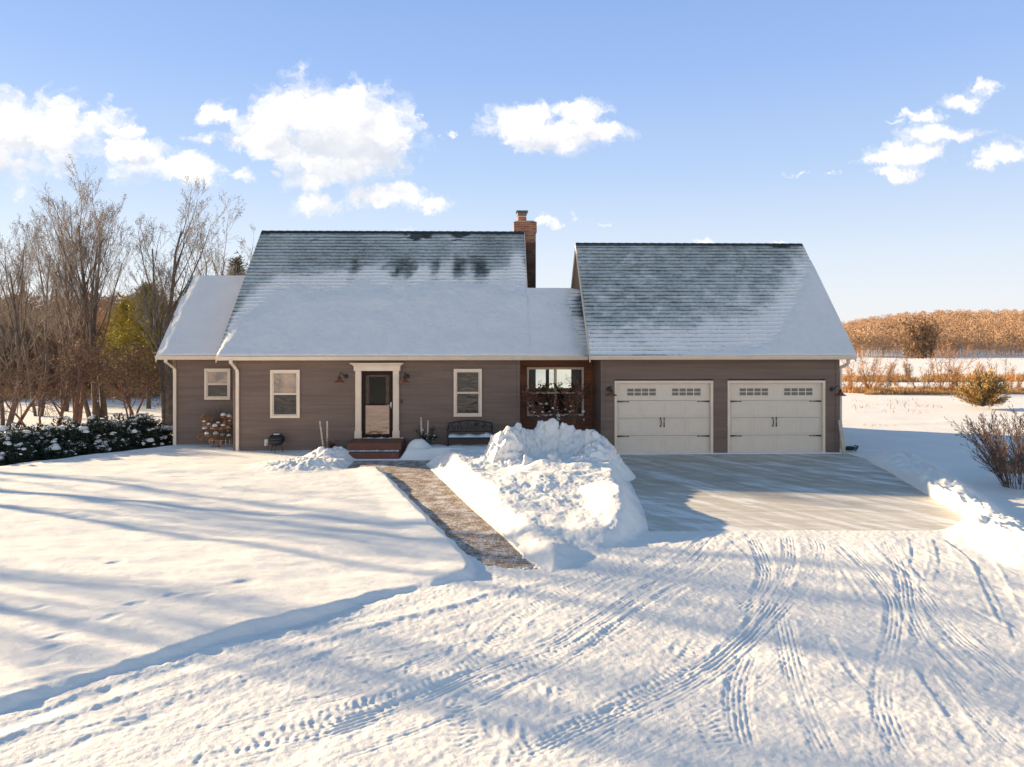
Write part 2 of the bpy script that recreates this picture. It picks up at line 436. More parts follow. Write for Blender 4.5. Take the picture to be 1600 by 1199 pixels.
def vn(x, y, z=None, seed=0):
    x = np.asarray(x, float)
    y = np.asarray(y, float)
    ix, iy = np.floor(x), np.floor(y)
    fx, fy = x - ix, y - iy
    fx = fx * fx * fx * (fx * (fx * 6 - 15) + 10)
    fy = fy * fy * fy * (fy * (fy * 6 - 15) + 10)
    if z is None:
        iz = np.zeros_like(ix)
        a = _h(ix, iy, iz, seed) * (1 - fx) + _h(ix + 1, iy, iz, seed) * fx
        b = _h(ix, iy + 1, iz, seed) * (1 - fx) + _h(ix + 1, iy + 1, iz, seed) * fx
        return (a * (1 - fy) + b * fy) * 2 - 1
    z = np.asarray(z, float)
    iz = np.floor(z)
    fz = z - iz
    fz = fz * fz * (3 - 2 * fz)
    r = []
    for k in (0, 1):
        a = _h(ix, iy, iz + k, seed) * (1 - fx) + _h(ix + 1, iy, iz + k, seed) * fx
        b = _h(ix, iy + 1, iz + k, seed) * (1 - fx) + _h(ix + 1, iy + 1, iz + k, seed) * fx
        r.append(a * (1 - fy) + b * fy)
    return (r[0] * (1 - fz) + r[1] * fz) * 2 - 1


def fbm(x, y, z=None, o=4, seed=0, g=0.5):
    s = 0
    a = 1.0
    t = 0
    for i in range(o):
        s = s + a * vn(x * 2 ** i, y * 2 ** i, None if z is None else z * 2 ** i, seed + i * 7)
        t += a
        a *= g
    return s / t


def ss(x, a, b):
    t = np.clip((x - a) / (b - a), 0, 1)
    return t * t * (3 - 2 * t)


# ------------------------------------------------------------------ object helpers
def link(o):
    SC.collection.objects.link(o)
    return o


def thing(name, label, cat, loc=(0, 0, 0), group=None, rz=0.0):
    o = link(bpy.data.objects.new(name, None))
    o.location = loc
    o.rotation_euler = (0, 0, rz)
    o.empty_display_size = 0.2
    o['label'] = label
    o['category'] = cat
    if group:
        o['group'] = group
    return o


def tag(o, label=None, cat=None, group=None, kind=None):
    if label:
        o['label'] = label
    if cat:
        o['category'] = cat
    if group:
        o['group'] = group
    if kind:
        o['kind'] = kind
    return o


def rawmesh(name, V, Fc, mat, parent=None, smooth=False, origin=None):
    """V (n,3) array, Fc (m,3|4) array or list of tuples"""
    me = bpy.data.meshes.new(name)
    V = np.asarray(V, np.float32)
    if origin is not None:
        V = V - np.asarray(origin, np.float32)
    if isinstance(Fc, np.ndarray):
        k = Fc.shape[1]
        me.vertices.add(len(V))
        me.vertices.foreach_set('co', V.ravel())
        me.loops.add(Fc.size)
        me.loops.foreach_set('vertex_index', Fc.ravel().astype(np.int32))
        me.polygons.add(len(Fc))
        me.polygons.foreach_set('loop_start', np.arange(0, Fc.size, k, dtype=np.int32))
        me.update(calc_edges=True)
    else:
        me.from_pydata(V.tolist(), [], Fc)
        me.update()
    if smooth:
        me.polygons.foreach_set('use_smooth', np.ones(len(me.polygons), bool))
    me.materials.append(mat)
    o = link(bpy.data.objects.new(name, me))
    if parent is not None:
        o.parent = parent
    return o


class MB:
    def __init__(s):
        s.v = []
        s.f = []

    def add(s, vs, fs):
        b = len(s.v)
        s.v += [tuple(v) for v in vs]
        s.f += [tuple(i + b for i in f) for f in fs]
        return s

    def box(s, x0, x1, y0, y1, z0, z1, bev=0.0):
        if bev > 0:
            b = min(bev, (x1 - x0) / 2.2, (y1 - y0) / 2.2, (z1 - z0) / 2.2)
            ch = [(x0 + b, y0), (x1 - b, y0), (x1, y0 + b), (x1, y1 - b), (x1 - b, y1), (x0 + b, y1), (x0, y1 - b), (x0, y0 + b)]
            cx, cy = (x0 + x1) / 2, (y0 + y1) / 2
            def ins(p):
                return (p[0] + (b if p[0] < cx else -b) * .7, p[1] + (b if p[1] < cy else -b) * .7)
            vs = []
            for z, inn in ((z0, 1), (z0 + b, 0), (z1 - b, 0), (z1, 1)):
                for p in ch:
                    q = ins(p) if inn else p
                    vs.append((q[0], q[1], z))
            fs = [tuple(reversed(range(8))), tuple(range(24, 32))]
            for r in range(3):
                for i in range(8):
                    j = (i + 1) % 8
                    fs.append((r * 8 + i, r * 8 + j, r * 8 + 8 + j, r * 8 + 8 + i))
            return s.add(vs, fs)
        vs = [(x0, y0, z0), (x1, y0, z0), (x1, y1, z0), (x0, y1, z0), (x0, y0, z1), (x1, y0, z1), (x1, y1, z1), (x0, y1, z1)]
        return s.add(vs, [(0, 3, 2, 1), (4, 5, 6, 7), (0, 1, 5, 4), (1, 2, 6, 5), (2, 3, 7, 6), (3, 0, 4, 7)])

    def tube(s, pts, rads, n=8, cap=True):
        pts = [Vector(p) for p in pts]
        if not hasattr(rads, '__len__'):
            rads = [rads] * len(pts)
        vs = []
        up = Vector((0.13, 0.31, 1)).normalized()
        for i, p in enumerate(pts):
            t = (pts[min(i + 1, len(pts) - 1)] - pts[max(i - 1, 0)]).normalized()
            a = t.cross(up)
            if a.length < 0.05:
                a = t.cross(Vector((1, 0, 0)))
            a.normalize()
            b = t.cross(a)
            for k in range(n):
                an = 2 * math.pi * k / n
                vs.append(p + (a * math.cos(an) + b * math.sin(an)) * rads[i])
        fs = []
        for i in range(len(pts) - 1):
            for k in range(n):
                j = (k + 1) % n
                fs.append((i * n + k, i * n + j, (i + 1) * n + j, (i + 1) * n + k))
        if cap:
            fs.append(tuple(reversed(range(n))))
            fs.append(tuple(range((len(pts) - 1) * n, len(pts) * n)))
        return s.add(vs, fs)

    def lathe(s, prof, c, n=20, axis='z'):
        vs = []
        for r, h in prof:
            for k in range(n):
                a = 2 * math.pi * k / n
                if axis == 'z':
                    vs.append((c[0] + r * math.cos(a), c[1] + r * math.sin(a), c[2] + h))
                else:
                    vs.append((c[0] + r * math.cos(a), c[1] - h, c[2] + r * math.sin(a)))
        fs = []
        for i in range(len(prof) - 1):
            for k in range(n):
                j = (k + 1) % n
                fs.append((i * n + k, i * n + j, (i + 1) * n + j, (i + 1) * n + k))
        fs.append(tuple(reversed(range(n))))
        fs.append(tuple(range((len(prof) - 1) * n, len(prof) * n)))
        return s.add(vs, fs)

    def build(s, name, mat, parent=None, origin=None, smooth=False):
        return rawmesh(name, s.v, s.f, mat, parent, smooth, origin)


def tubes(P0, P1, R0, R1, n=4):
    """vectorised open prisms along many segments"""
    P0, P1 = np.asarray(P0, float), np.asarray(P1, float)
    R0, R1 = np.asarray(R0, float), np.asarray(R1, float)
    t = P1 - P0
    t /= np.linalg.norm(t, axis=1, keepdims=True) + 1e-9
    ref = np.tile([0.3, 0.95, 0.05], (len(P0), 1))
    a = np.cross(t, ref)
    bad = np.linalg.norm(a, axis=1) < 0.1
    a[bad] = np.cross(t[bad], [1.0, 0, 0])
    a /= np.linalg.norm(a, axis=1, keepdims=True) + 1e-9
    b = np.cross(t, a)
    V = np.zeros((len(P0), 2, n, 3))
    for k in range(n):
        c, s_ = math.cos(2 * math.pi * k / n), math.sin(2 * math.pi * k / n)
        d = a * c + b * s_
        V[:, 0, k] = P0 + d * R0[:, None]
        V[:, 1, k] = P1 + d * R1[:, None]
    base = (np.arange(len(P0)) * 2 * n)[:, None]
    fs = []
    for k in range(n):
        j = (k + 1) % n
        fs.append(np.concatenate([base + k, base + j, base + n + j, base + n + k], axis=1))
    return V.reshape(-1, 3), np.concatenate(fs)


def slivers(C, D, W, L, tri=True):
    """leaf-like triangles: centres C, unit directions D, widths W, lengths L"""
    rng = np.random.default_rng(len(C))
    r = rng.normal(size=C.shape)
    s_ = np.cross(D, r)
    s_ /= np.linalg.norm(s_, axis=1, keepdims=True) + 1e-9
    W = np.broadcast_to(np.asarray(W, float), (len(C),))[:, None]
    L = np.broadcast_to(np.asarray(L, float), (len(C),))[:, None]
    if tri:
        V = np.stack([C - D * L / 2 - s_ * W / 2, C - D * L / 2 + s_ * W / 2, C + D * L / 2], axis=1).reshape(-1, 3)
        return V, np.arange(len(V)).reshape(-1, 3)
    V = np.stack([C - D * L / 2, C + s_ * W / 2, C + D * L / 2, C - s_ * W / 2], axis=1).reshape(-1, 3)
    return V, np.arange(len(V)).reshape(-1, 4)


# ------------------------------------------------------------------ ground outlines (world metres, read off the ground plane)
LAWN_EDGE = [(-40.0, -14.0), (-12.0, 1.6)] + [G(*p, 0.06) for p in ((0, 1110), (150, 1060), (350, 1000), (480, 968), (560, 945), (640, 925), (735, 903), (760, 893))] + [(1.2, 11.6), (3, 12)]
WALK_L = [G(*p, 0.0) for p in ((752, 893), (707, 846), (667, 806), (601, 740), (585, 728))]
WALK_R = [G(*p, 0.0) for p in ((672, 724), (739, 793), (786, 834), (836, 880), (850, 893))]
WALK = WALK_L + WALK_R
MOUND = [G(*p, 0.0) for p in ((668, 727), (739, 795), (786, 836), (832, 880), (862, 896), (898, 884), (1000, 845), (1010, 830), (1003, 800), (985, 760), (965, 728), (952, 716))] + [(2.4, 20.6), (0.9, 20.7), (-0.6, 20.2)]
DRIVE = [G(1000, 831), G(1552, 831), (10.55, 20.5), (10.45, 21.35), (3.15, 21.35), (3.0, 20.5)]


def inpoly(X, Y, P):
    r = np.zeros(X.shape, bool)
    n = len(P)
    for i in range(n):
        x1, y1 = P[i]
        x2, y2 = P[(i + 1) % n]
        if y1 == y2:
            continue
        c = ((y1 > Y) != (y2 > Y)) & (X < (x2 - x1) * (Y - y1) / (y2 - y1) + x1)
        r ^= c
    return r


def pdist(X, Y, P, closed=True):
    d = np.full(X.shape, 1e9)
    n = len(P)
    for i in range(n if closed else n - 1):
        ax, ay = P[i]
        bx, by = P[(i + 1) % n]
        vx, vy = bx - ax, by - ay
        t = np.clip(((X - ax) * vx + (Y - ay) * vy) / (vx * vx + vy * vy + 1e-12), 0, 1)
        d = np.minimum(d, np.hypot(X - ax - t * vx, Y - ay - t * vy))
    return d


def sdist(X, Y, P):
    d = pdist(X, Y, P)
    return np.where(inpoly(X, Y, P), d, -d)


def smoothpath(pts, step=0.12):
    pts = [Vector((p[0], p[1], 0)) for p in pts]
    out = []
    P = [pts[0] * 2 - pts[1]] + pts + [pts[-1] * 2 - pts[-2]]
    for i in range(1, len(P) - 2):
        n = max(2, int((P[i + 1] - P[i]).length / step))
        for k in range(n):
            t = k / n
            a, b, c, d = P[i - 1], P[i], P[i + 1], P[i + 2]
            out.append(0.5 * ((2 * b) + (c - a) * t + (2 * a - 5 * b + 4 * c - d) * t * t + (3 * b - a - 3 * c + d) * t ** 3))
    out.append(pts[-1])
    return np.array([(p.x, p.y) for p in out])


def far_z(X, Y):
    zr = np.interp(Y, [-200, 30, 45, 56, 250, 330, 480, 620, 1500], [0, 0, -0.15, -0.5, -6.2, -3.0, 8.5, 9.5, 0])
    k = np.where(Y > 40, X / np.maximum(Y, 1), 0.6)
    zr = np.where(Y > 250, -6.2 + (zr + 6.2) * (0.22 + 0.78 * ss(k, 0.40, 0.64) + 0.05 * fbm(X * 0.02, Y * 0.006, o=2, seed=2)), zr)
    zl = np.interp(Y, [-200, 24, 40, 60, 120, 1500], [0, 0, -0.15, -0.3, -1.0, -1.0])
    w = ss(X, -4, 8)
    return zl * (1 - w) + zr * w


def ground_z(X, Y):
    X = np.asarray(X, float)
    Y = np.asarray(Y, float)
    z = far_z(X, Y) + 0.03
    z = z + 0.05 * fbm(X * 0.12, Y * 0.12, o=3, seed=3) * ss(np.abs(Y - 12), 10, 18) * (1 + np.clip(Y - 40, 0, 60) / 25)
    return z


def lawn_y(X):
    e = np.array(LAWN_EDGE)
    return np.interp(X, e[:, 0], e[:, 1])


def near_z(X, Y):
    """full height of the snow sheet"""
    z = ground_z(X, Y)
    d = Y - lawn_y(X)
    wl = np.array(sorted([(p[1], p[0]) for p in WALK_L]))
    xl = np.interp(Y, wl[:, 0], wl[:, 1])
    wobx = 0.06 * fbm(X * 1.3, Y * 1.3, o=3, seed=21)
    dw = (xl - X) + wobx
    dw = np.where(Y > 19.0, np.minimum(dw, GX(543, 19.6) - X + (0.1 * vn(Y * 3, X * 0))), dw)
    inl = np.minimum(d * 0.75 + 0.10 * fbm(X * 0.8, Y * 0.8, o=3, seed=11) + 0.04 * fbm(X * 3.1, Y * 3.1, o=2, seed=13), dw)
    m = ss(inl, 0.0, 0.22)
    und = 0.10 * fbm(X * 0.22, Y * 0.35, o=3, seed=31) + 0.065 * fbm(X * 0.5 + Y * 0.3, Y * 1.2, o=3, seed=5) + 0.045 * fbm(X * 1.3 + Y, Y * 3.0, o=4, seed=6)
    near_house = ss(Y, 17.5, 22.5)
    lawn = 0.06 * (1 - near_house * 0.5) + und * 0.62 * (1 - 0.5 * near_house) + 0.05 * ss(dw, 0.9, 0.2) * ss(dw, -0.1, 0.2)
    # crest on the far left, ground falls away behind it
    c = np.array([G(-160, 735, 0.15), G(0, 727, 0.12), G(110, 713, 0.1), G(180, 706, 0.08), G(262, 697, 0.06)])
    c = c[np.argsort(c[:, 0])]
    yc = np.interp(X, c[:, 0], c[:, 1])
    back = (X < GX(272, 23.0)) * ss(Y - yc, -0.1, 2.0)
    lawn = lawn * (1 - back)
    z = z + m * lawn * (Y < 32)
    z = z - back * 0.30 * ss(Y, 60, 20)
    # shovelled lumps beside the steps
    mx, my = GX(515, 20.9), 20.75
    r = np.hypot((X - mx) / 0.85, (Y - my) / 0.75)
    z = z + 0.25 * ss(1 - r, 0, 0.8) * (1 + 0.5 * fbm(X * 5, Y * 5, o=3, seed=8)) * (Y < 22.05)
    mx, my = GX(470, 19.6), 19.4
    r = np.hypot((X - mx) / 1.5, (Y - my) / 1.3)
    z = z + ss(1 - r, 0, 0.8) * (0.13 + 0.10 * fbm(X * 4, Y * 4, o=4, seed=9, g=0.6))
    # banked strip under the bench
    x0, x1 = GX(627, 21.2), GX(800, 21.2)
    e = np.minimum(np.minimum(X - x0, x1 + 0.4 - X), Y - (20.55 + 0.05 * vn(X * 2, X * 0)))
    z = z + ss(e, 0, 0.25) * (0.27 - 0.10 * ss(Y, 21.1, 21.6) + 0.04 * fbm(X * 3, Y * 3, o=3, seed=12)) * (Y < 22.1)
    z = z + 0.20 * ss(1 - np.hypot((X - GX(655, 21.3)) / .45, (Y - 21.15) / .4), 0, .8)
    # mound between the walk and the drive
    sd = sdist(X, Y, MOUND) + 0.09 * fbm(X * 1.6, Y * 1.6, o=3, seed=14) + 0.03 * fbm(X * 7, Y * 7, o=2, seed=15)
    bil = np.abs(fbm(X * 1.9, Y * 1.9, o=4, seed=17, g=0.6))
    rough = ss(fbm(X * 0.6, Y * 0.6, o=2, seed=19), -0.25, 0.35)
    hm = 0.17 + 0.27 * ss(Y, 11.5, 17.0) + 0.12 * fbm(X * 0.7, Y * 0.7, o=2, seed=16) + 0.55 * rough * (0.04 * bil + 0.03 * fbm(X * 2.6, Y * 2.6, o=2, seed=20) + 0.022 * fbm(X * 8, Y * 8, o=3, seed=18, g=0.65))
    hm = hm + 0.014 * fbm(X * 4.5, Y * 4.5, o=3, seed=26, g=0.6) + 0.007 * fbm(X * 15, Y * 15, o=2, seed=27) + 0.07 * fbm(X * 1.8, Y * 1.8, o=2, seed=29)
    hm = hm + 0.14 * ss(1 - np.hypot((X - 2.35) / 0.6, (Y - 14.2) / 1.9), 0, 0.8)
    z = np.where(sd > 0, z + ss(sd, 0, 0.50) ** 0.8 * hm, z)
    # bank along the right of the drive
    bk = [(11.3, 21.2), (10.9, 19), G(1500, 800), G(1560, 838), G(1640, 880), (12.0, 8.0), (13.5, 3.0)]
    db = pdist(X, Y, bk, False) + 0.08 * fbm(X * 1.5, Y * 1.5, o=3, seed=24)
    z = z + (0.26 * ss(0.95 - db, 0, 0.8) * (1 + 0.5 * fbm(X * 3, Y * 3, o=4, seed=25, g=0.6))) * ss(21.6 - Y, -0.5, 2.5)
    # slight wind ripples on the right-hand field
    z = z + (X > 9) * 0.03 * fbm(X * 0.35, Y * 1.1, o=3, seed=28) * ss(X, 9, 13)
    # plough drift ridges on the road at left, running with the lawn edge
    road = (1 - ss(inl, -0.3, 0.1)) * (Y < 13.3) * (Y > 3)
    q = d + 0.12 * fbm(X * 0.35, Y * 0.35, o=2, seed=33)
    fade = ss(3.2 - X, 0, 3.5)
    for c0, w0, h0, sd_ in ((-0.42, 0.16, -0.045, 1), (-0.80, 0.10, 0.040, 2), (-1.25, 0.14, 0.032, 3), (-1.62, 0.10, -0.022, 4), (-2.1, 0.16, 0.028, 5), (-2.75, 0.12, 0.02, 6), (-3.3, 0.18, -0.02, 8)):
        bb = ss(fbm(X * 0.45 + sd_ * 7, Y * 0.2, o=2, seed=40 + sd_), -0.35, 0.3)
        z = z + road * fade * bb * h0 * 0.6 * np.exp(-((q - c0) / w0) ** 2) * (1 + 0.5 * fbm(X * 3, Y * 3, o=3, seed=34))
    open_ = (Y < 14) * (Y > 2) * (1 - m) * (sd < 0)
    z = z + open_ * (0.016 * fbm(X * 0.9, Y * 0.9, o=4, seed=51, g=0.6) + 0.007 * fbm(X * 5, Y * 5, o=4, seed=52, g=0.65) + 0.007 * fbm((X * .8 - Y * .6) * 3.5, (X * .6 + Y * .8) * .7, o=3, seed=54) + 0.006 * fbm(X * 17, Y * 17, o=2, seed=55))
    z = z + open_ * 0.03 * ss(fbm(X * 1.1 + 9, Y * 0.5, o=3, seed=53), 0.30, 0.6) * ss(X, 4, 8)
    return z


def build_ground():
    xs = np.concatenate([np.arange(-12.6, -6.2, 0.028), np.arange(-6.2, 9.2, 0.014), np.arange(9.2, 13.4, 0.028)])
    g = []
    s_, x = 0.03, 0.0
    while x < 1500:
        x += s_
        g.append(x)
        s_ *= 1.07
    xs = np.concatenate([(-12.6 - np.array(g))[::-1], xs, xs[-1] + np.array(g)])
    ys = [5.2]
    while ys[-1] < 22.3:
        ys.append(ys[-1] + min(0.032, 0.00024 * ys[-1] ** 2))
    s_ = 0.05
    while ys[-1] < 1500:
        ys.append(ys[-1] + s_)
        s_ = min(s_ * 1.035, ys[-1] * 0.02)
    b = []
    s_, y = 0.03, 5.2
    while y > -300:
        y -= s_
        b.append(y)
        s_ *= 1.12
    ys = np.array(b[::-1] + ys)
    X, Y = np.meshgrid(xs, ys)
    Z = near_z(X, Y)
    # -------- tracks
    def carve(path, width, kind, depth=0.028, seed=0):
        P = smoothpath(path)
        seg = np.hypot(*(P[1:] - P[:-1]).T)
        arc = np.concatenate([[0], np.cumsum(seg)])
        pad = width * 1.4 + 0.1
        i0, i1 = np.searchsorted(ys, [P[:, 1].min() - pad, P[:, 1].max() + pad])
        j0, j1 = np.searchsorted(xs, [P[:, 0].min() - pad, P[:, 0].max() + pad])
        D = np.full((i1 - i0, j1 - j0), 9.0)
        S = np.zeros_like(D)
        T = np.zeros_like(D)
        for k in range(len(P) - 1):
            a, b_ = P[k], P[k + 1]
            ii = np.searchsorted(ys, [min(a[1], b_[1]) - pad, max(a[1], b_[1]) + pad])
            jj = np.searchsorted(xs, [min(a[0], b_[0]) - pad, max(a[0], b_[0]) + pad])
            if ii[0] >= ii[1] or jj[0] >= jj[1]:
                continue
            sl = (slice(ii[0], ii[1]), slice(jj[0], jj[1]))
            xx, yy = X[sl], Y[sl]
            v = b_ - a
            L2 = v @ v + 1e-12
            t = np.clip(((xx - a[0]) * v[0] + (yy - a[1]) * v[1]) / L2, 0, 1)
            dx, dy = xx - a[0] - t * v[0], yy - a[1] - t * v[1]
            dd = np.hypot(dx, dy)
            sg = np.sign(v[0] * dy - v[1] * dx)
            loc = (slice(ii[0] - i0, ii[1] - i0), slice(jj[0] - j0, jj[1] - j0))
            upd = dd < D[loc]
            D[loc] = np.where(upd, dd, D[loc])
            S[loc] = np.where(upd, dd * sg, S[loc])
            T[loc] = np.where(upd, arc[k] + t * math.sqrt(L2), T[loc])
        sl = (slice(i0, i1), slice(j0, j1))
        hw = width / 2
        ins = ss(hw - D, -0.015, 0.02)
        ends = ss(T, 0, 0.4) * ss(arc[-1] - T, 0, 0.4)
        brk = ss(fbm(X[sl] * 1.1, Y[sl] * 1.1, o=3, seed=60 + seed), -0.55, 0.05)
        brk = 0.25 + 0.75 * brk
        if kind == 'rib':
            f = -depth * 0.75 + depth * 0.6 * np.cos(S * 2 * math.pi / 0.052) * (0.7 + 0.5 * fbm(X[sl] * 3, Y[sl] * 3, o=2, seed=2)) + 0.1 * depth * fbm(X[sl] * 25, Y[sl] * 25, o=2, seed=9)
        elif kind == 'lug':
            side = np.sign(S)
            ph = T * 2 * math.pi / 0.085 + side * S * 18 + side * 0.8 + 0.8 * vn(X[sl] * 3, Y[sl] * 3, seed=6)
            f = -depth * 0.5 + depth * (0.9 + 0.5 * vn(X[sl] * 9, Y[sl] * 9, seed=8)) * (ss(np.sin(ph), -0.5, 0.5) - 0.5) * ss(np.abs(S), 0.0, 0.05) \
                + depth * 0.5 * np.sin(T * 2 * math.pi / 0.075 + S * 60) * (np.abs(S) < hw * 0.35) + depth * 0.5 * fbm(X[sl] * 22, Y[sl] * 22, o=2, seed=3)
        else:
            f = -depth * (0.6 + 0.4 * fbm(X[sl] * 6, Y[sl] * 6, o=2, seed=seed))
        berm = depth * 0.55 * np.exp(-((D - hw - 0.03) / 0.025) ** 2) * (0.6 + 0.6 * vn(X[sl] * 4, Y[sl] * 4, seed=4))
        ondrive = inpoly(X[sl], Y[sl], DRIVE)
        Z[sl] = Z[sl] + (ins * f + berm) * ends * brk * (~ondrive)

    def GP(*p):
        return [G(a, b_, 0.03) for a, b_ in p]
    R = [GP((1130, 832), (1080, 885), (1007, 925), (885, 1003), (780, 1040), (675, 1082), (587, 1115), (500, 1142), (300, 1198)),
         GP((1112, 832), (1060, 880), (985, 925), (865, 1003), (760, 1046), (655, 1092), (560, 1128), (470, 1158)),
         GP((1272, 836), (1281, 862), (1260, 909), (1216, 957), (1151, 1022), (1087, 1070), (1000, 1117), (890, 1182)),
         GP((1232, 836), (1234, 875), (1216, 922), (1173, 983), (1108, 1039), (1000, 1095), (900, 1140), (800, 1190)),
         GP((1221, 957), (1242, 1048), (1268, 1121), (1305, 1198)),
         GP((1173, 1018), (1153, 1070), (1156, 1134), (1172, 1185)),
         GP((1312, 840), (1372, 905), (1398, 948), (1390, 1026), (1381, 1091), (1398, 1147), (1430, 1198)),
         GP((1381, 838), (1411, 900), (1420, 950), (1456, 1018), (1489, 1070), (1541, 1130), (1600, 1185)),
         GP((1424, 905), (1485, 983), (1541, 1030), (1600, 1080)),
         GP((1140, 836), (1180, 870), (1200, 905)),
         GP((1175, 836), (1195, 880), (1190, 920), (1150, 960))]
    for i, p in enumerate(R):
        carve(p, 0.25, 'rib', 0.008, i)
    rr_ = random.Random(9)
    for k_ in range(8):
        p = R[rr_.choice([0, 1, 2, 3, 4, 6, 7, 8, 0, 6])]
        ox, oy = rr_.uniform(-.7, .7), rr_.uniform(-.5, .5)
        carve([(a + ox + rr_.uniform(-.1, .1), b_ + oy) for a, b_ in p], rr_.choice([.2, .24, .12]), 'rib', rr_.uniform(.002, .005), 100 + k_)
    Lg = [GP((1053, 863), (955, 898), (885, 926), (815, 965), (762, 1020), (727, 1045), (640, 1085), (560, 1105), (430, 1150)),
          GP((1080, 905), (990, 968), (902, 1010), (850, 1031), (797, 1052), (727, 1090), (724, 1132), (727, 1198)),
          GP((1110, 985), (1060, 1052), (990, 1090), (902, 1136), (832, 1171), (780, 1196)),
          GP((905, 1030), (892, 1097), (888, 1145)),
          GP((1095, 1088), (1117, 1147), (1146, 1198)),
          GP((260, 1196), (390, 1160), (470, 1142), (570, 1118)),
          GP((1150, 900), (1090, 930), (1040, 960), (990, 990))]
    for i, p in enumerate(Lg):
        carve(p, 0.26, 'lug', 0.006, i + 20)
    # smooth ruts and plough lines
    for i, (p, w, dp) in enumerate([
            (GP((990 + 420, 880), (1460, 925), (1519, 948), (1600, 992)), 0.10, -0.06), (GP((1350, 842), (1390, 880), (1428, 905)), 0.10, -0.04),
            (GP((1485, 840), (1532, 875), (1556, 922), (1590, 985)), 0.30, 0.07), (GP((1430, 838), (1436, 870), (1424, 905)), 0.22, 0.06),
            (GP((1466, 838), (1478, 880), (1470, 915)), 0.2, 0.05), (GP((1540, 890), (1570, 940), (1600, 1010)), 0.16, 0.05),
            (GP((500, 985), (560, 975), (690, 962)), 0.10, 0.04), (GP((480, 1035), (600, 1022), (700, 1000)), 0.10, 0.045),
            (GP((0, 1180), (90, 1150), (200, 1128), (285, 1128)), 0.12, 0.04), (GP((1180, 925), (1165, 990)), 0.1, 0.03),
            (GP((1310, 880), (1355, 950)), 0.06, 0.03), (GP((1290, 985), (1330, 1050), (1372, 1090)), 0.08, 0.035),
            (GP((1418, 985), (1440, 1040), (1480, 1100), (1540, 1190)), 0.16, 0.05), (GP((1445, 990), (1530, 1075)), 0.12, 0.05)]):
        carve(p, w, 'rut', dp * 0.22, 60 + i)
    # lawn: trails and hollows drifted over
    def dimple(px, py, a, b_, ang, dep, rim=0.2):
        cx, cy = G(px, py, 0.15)
        R_ = max(a, b_) * 2.2
        ii = np.searchsorted(ys, [cy - R_, cy + R_])
        jj = np.searchsorted(xs, [cx - R_, cx + R_])
        sl = (slice(ii[0], ii[1]), slice(jj[0], jj[1]))
        c, s2 = math.cos(ang), math.sin(ang)
        u = ((X[sl] - cx) * c + (Y[sl] - cy) * s2) / a
        v = (-(X[sl] - cx) * s2 + (Y[sl] - cy) * c) / b_
        r = np.hypot(u, v)
        r = r + 0.35 * vn(X[sl] * 5, Y[sl] * 5, seed=7)
        Z[sl] += -dep * ss(1.25 - r, 0, 1.0) + dep * rim * np.exp(-((r - 1.35) / 0.35) ** 2)
    for px, py, a in ((128, 968, .3), (310, 927, .2), (272, 927, .16), (475, 957, .26), (130, 805, .28), (105, 800, .2), (60, 944, .16), (85, 990, .2), (85, 1007, .18),
                      (68, 1028, .2), (55, 1062, .22), (120, 1045, .25), (340, 1000, .2), (175, 960, .15), (215, 940, .14), (380, 905, .2), (180, 873, .15)):
        dimple(px, py, a, a * 0.5, 0.5, 0.015, 0.12)
    rnd = random.Random(5)
    for px, py in ((735, 966), (706, 1000), (640, 1028), (765, 1117), (802, 1120), (822, 1130), (946, 1091), (780, 1165), (842, 1058), (862, 1062),
                   (815, 905), (838, 912), (800, 918), (775, 935), (1053, 998), (700, 1075), (600, 1085)):
        an = rnd.uniform(0.8, 1.8)
        dimple(px, py, 0.14, 0.05, an, 0.007, 0.4)
        p = G(px, py)
        pass
    # cut-outs under the drive, the walk and the landing
    sd = sdist(X, Y, DRIVE)
    wob = 0.05 * fbm(X * 2.5, Y * 0.8, o=3, seed=71)
    side = np.minimum(X - np.interp(Y, [13, 21], [DRIVE[0][0], 3.2]), np.interp(Y, [13, 21], [DRIVE[1][0], 10.4]) - X)
    cut = ss(sd + np.where(side < 0.6, wob - 0.02, 0), -0.03, 0.05)
    mound_here = sdist(X, Y, MOUND) > -0.04
    Z = np.where((cut > 0) & ~mound_here, Z * (1 - cut) - 0.05 * cut, Z)
    sw = sdist(X, Y, WALK) + 0.05 * fbm(X * 3, Y * 3, o=3, seed=73) - ss(12.2 - Y, 0, 1.2) * (0.14 + 0.30 * fbm(X * 4, Y * 4, o=4, seed=74, g=0.65))
    cw = ss(sw, -0.03, 0.06) * (~mound_here)
    Z = Z * (1 - cw) - 0.05 * cw
    lx0, lx1 = GX(543, 19.6), GX(795, 20)
    el = np.minimum(np.minimum(X - lx0, lx1 - X), np.minimum(Y - 18.95, 20.55 - Y)) + 0.04 * fbm(X * 3, Y * 3, o=3, seed=75)
    cl = ss(el, -0.03, 0.06) * (~mound_here)
    Z = Z * (1 - cl) - 0.05 * cl
    V = np.stack([X, Y, Z], axis=-1).reshape(-1, 3)
    ny, nx = X.shape
    idx = np.arange(ny * nx).reshape(ny, nx)
    Fc = np.stack([idx[:-1, :-1], idx[:-1, 1:], idx[1:, 1:], idx[1:, :-1]], axis=-1).reshape(-1, 4)
    o = rawmesh('snow_ground', V, Fc, M['snow'], smooth=True)
    tag(o, 'snow covering the yard, road and fields', kind='structure')


def gz1(x, y):
    return float(near_z(np.array([[x]]), np.array([[y]]))[0, 0])


build_ground()


def sheet(name, poly, z, mat, label, kind='structure'):
    mb = MB()
    n = len(poly)
    mb.add([(p[0], p[1], z) for p in poly] + [(p[0], p[1], z - 0.12) for p in poly],
           [tuple(range(n))] + [(i, i + n, (i + 1) % n + n, (i + 1) % n) for i in range(n)])
    o = mb.build(name, mat)
    tag(o, label, kind=kind)
    return o


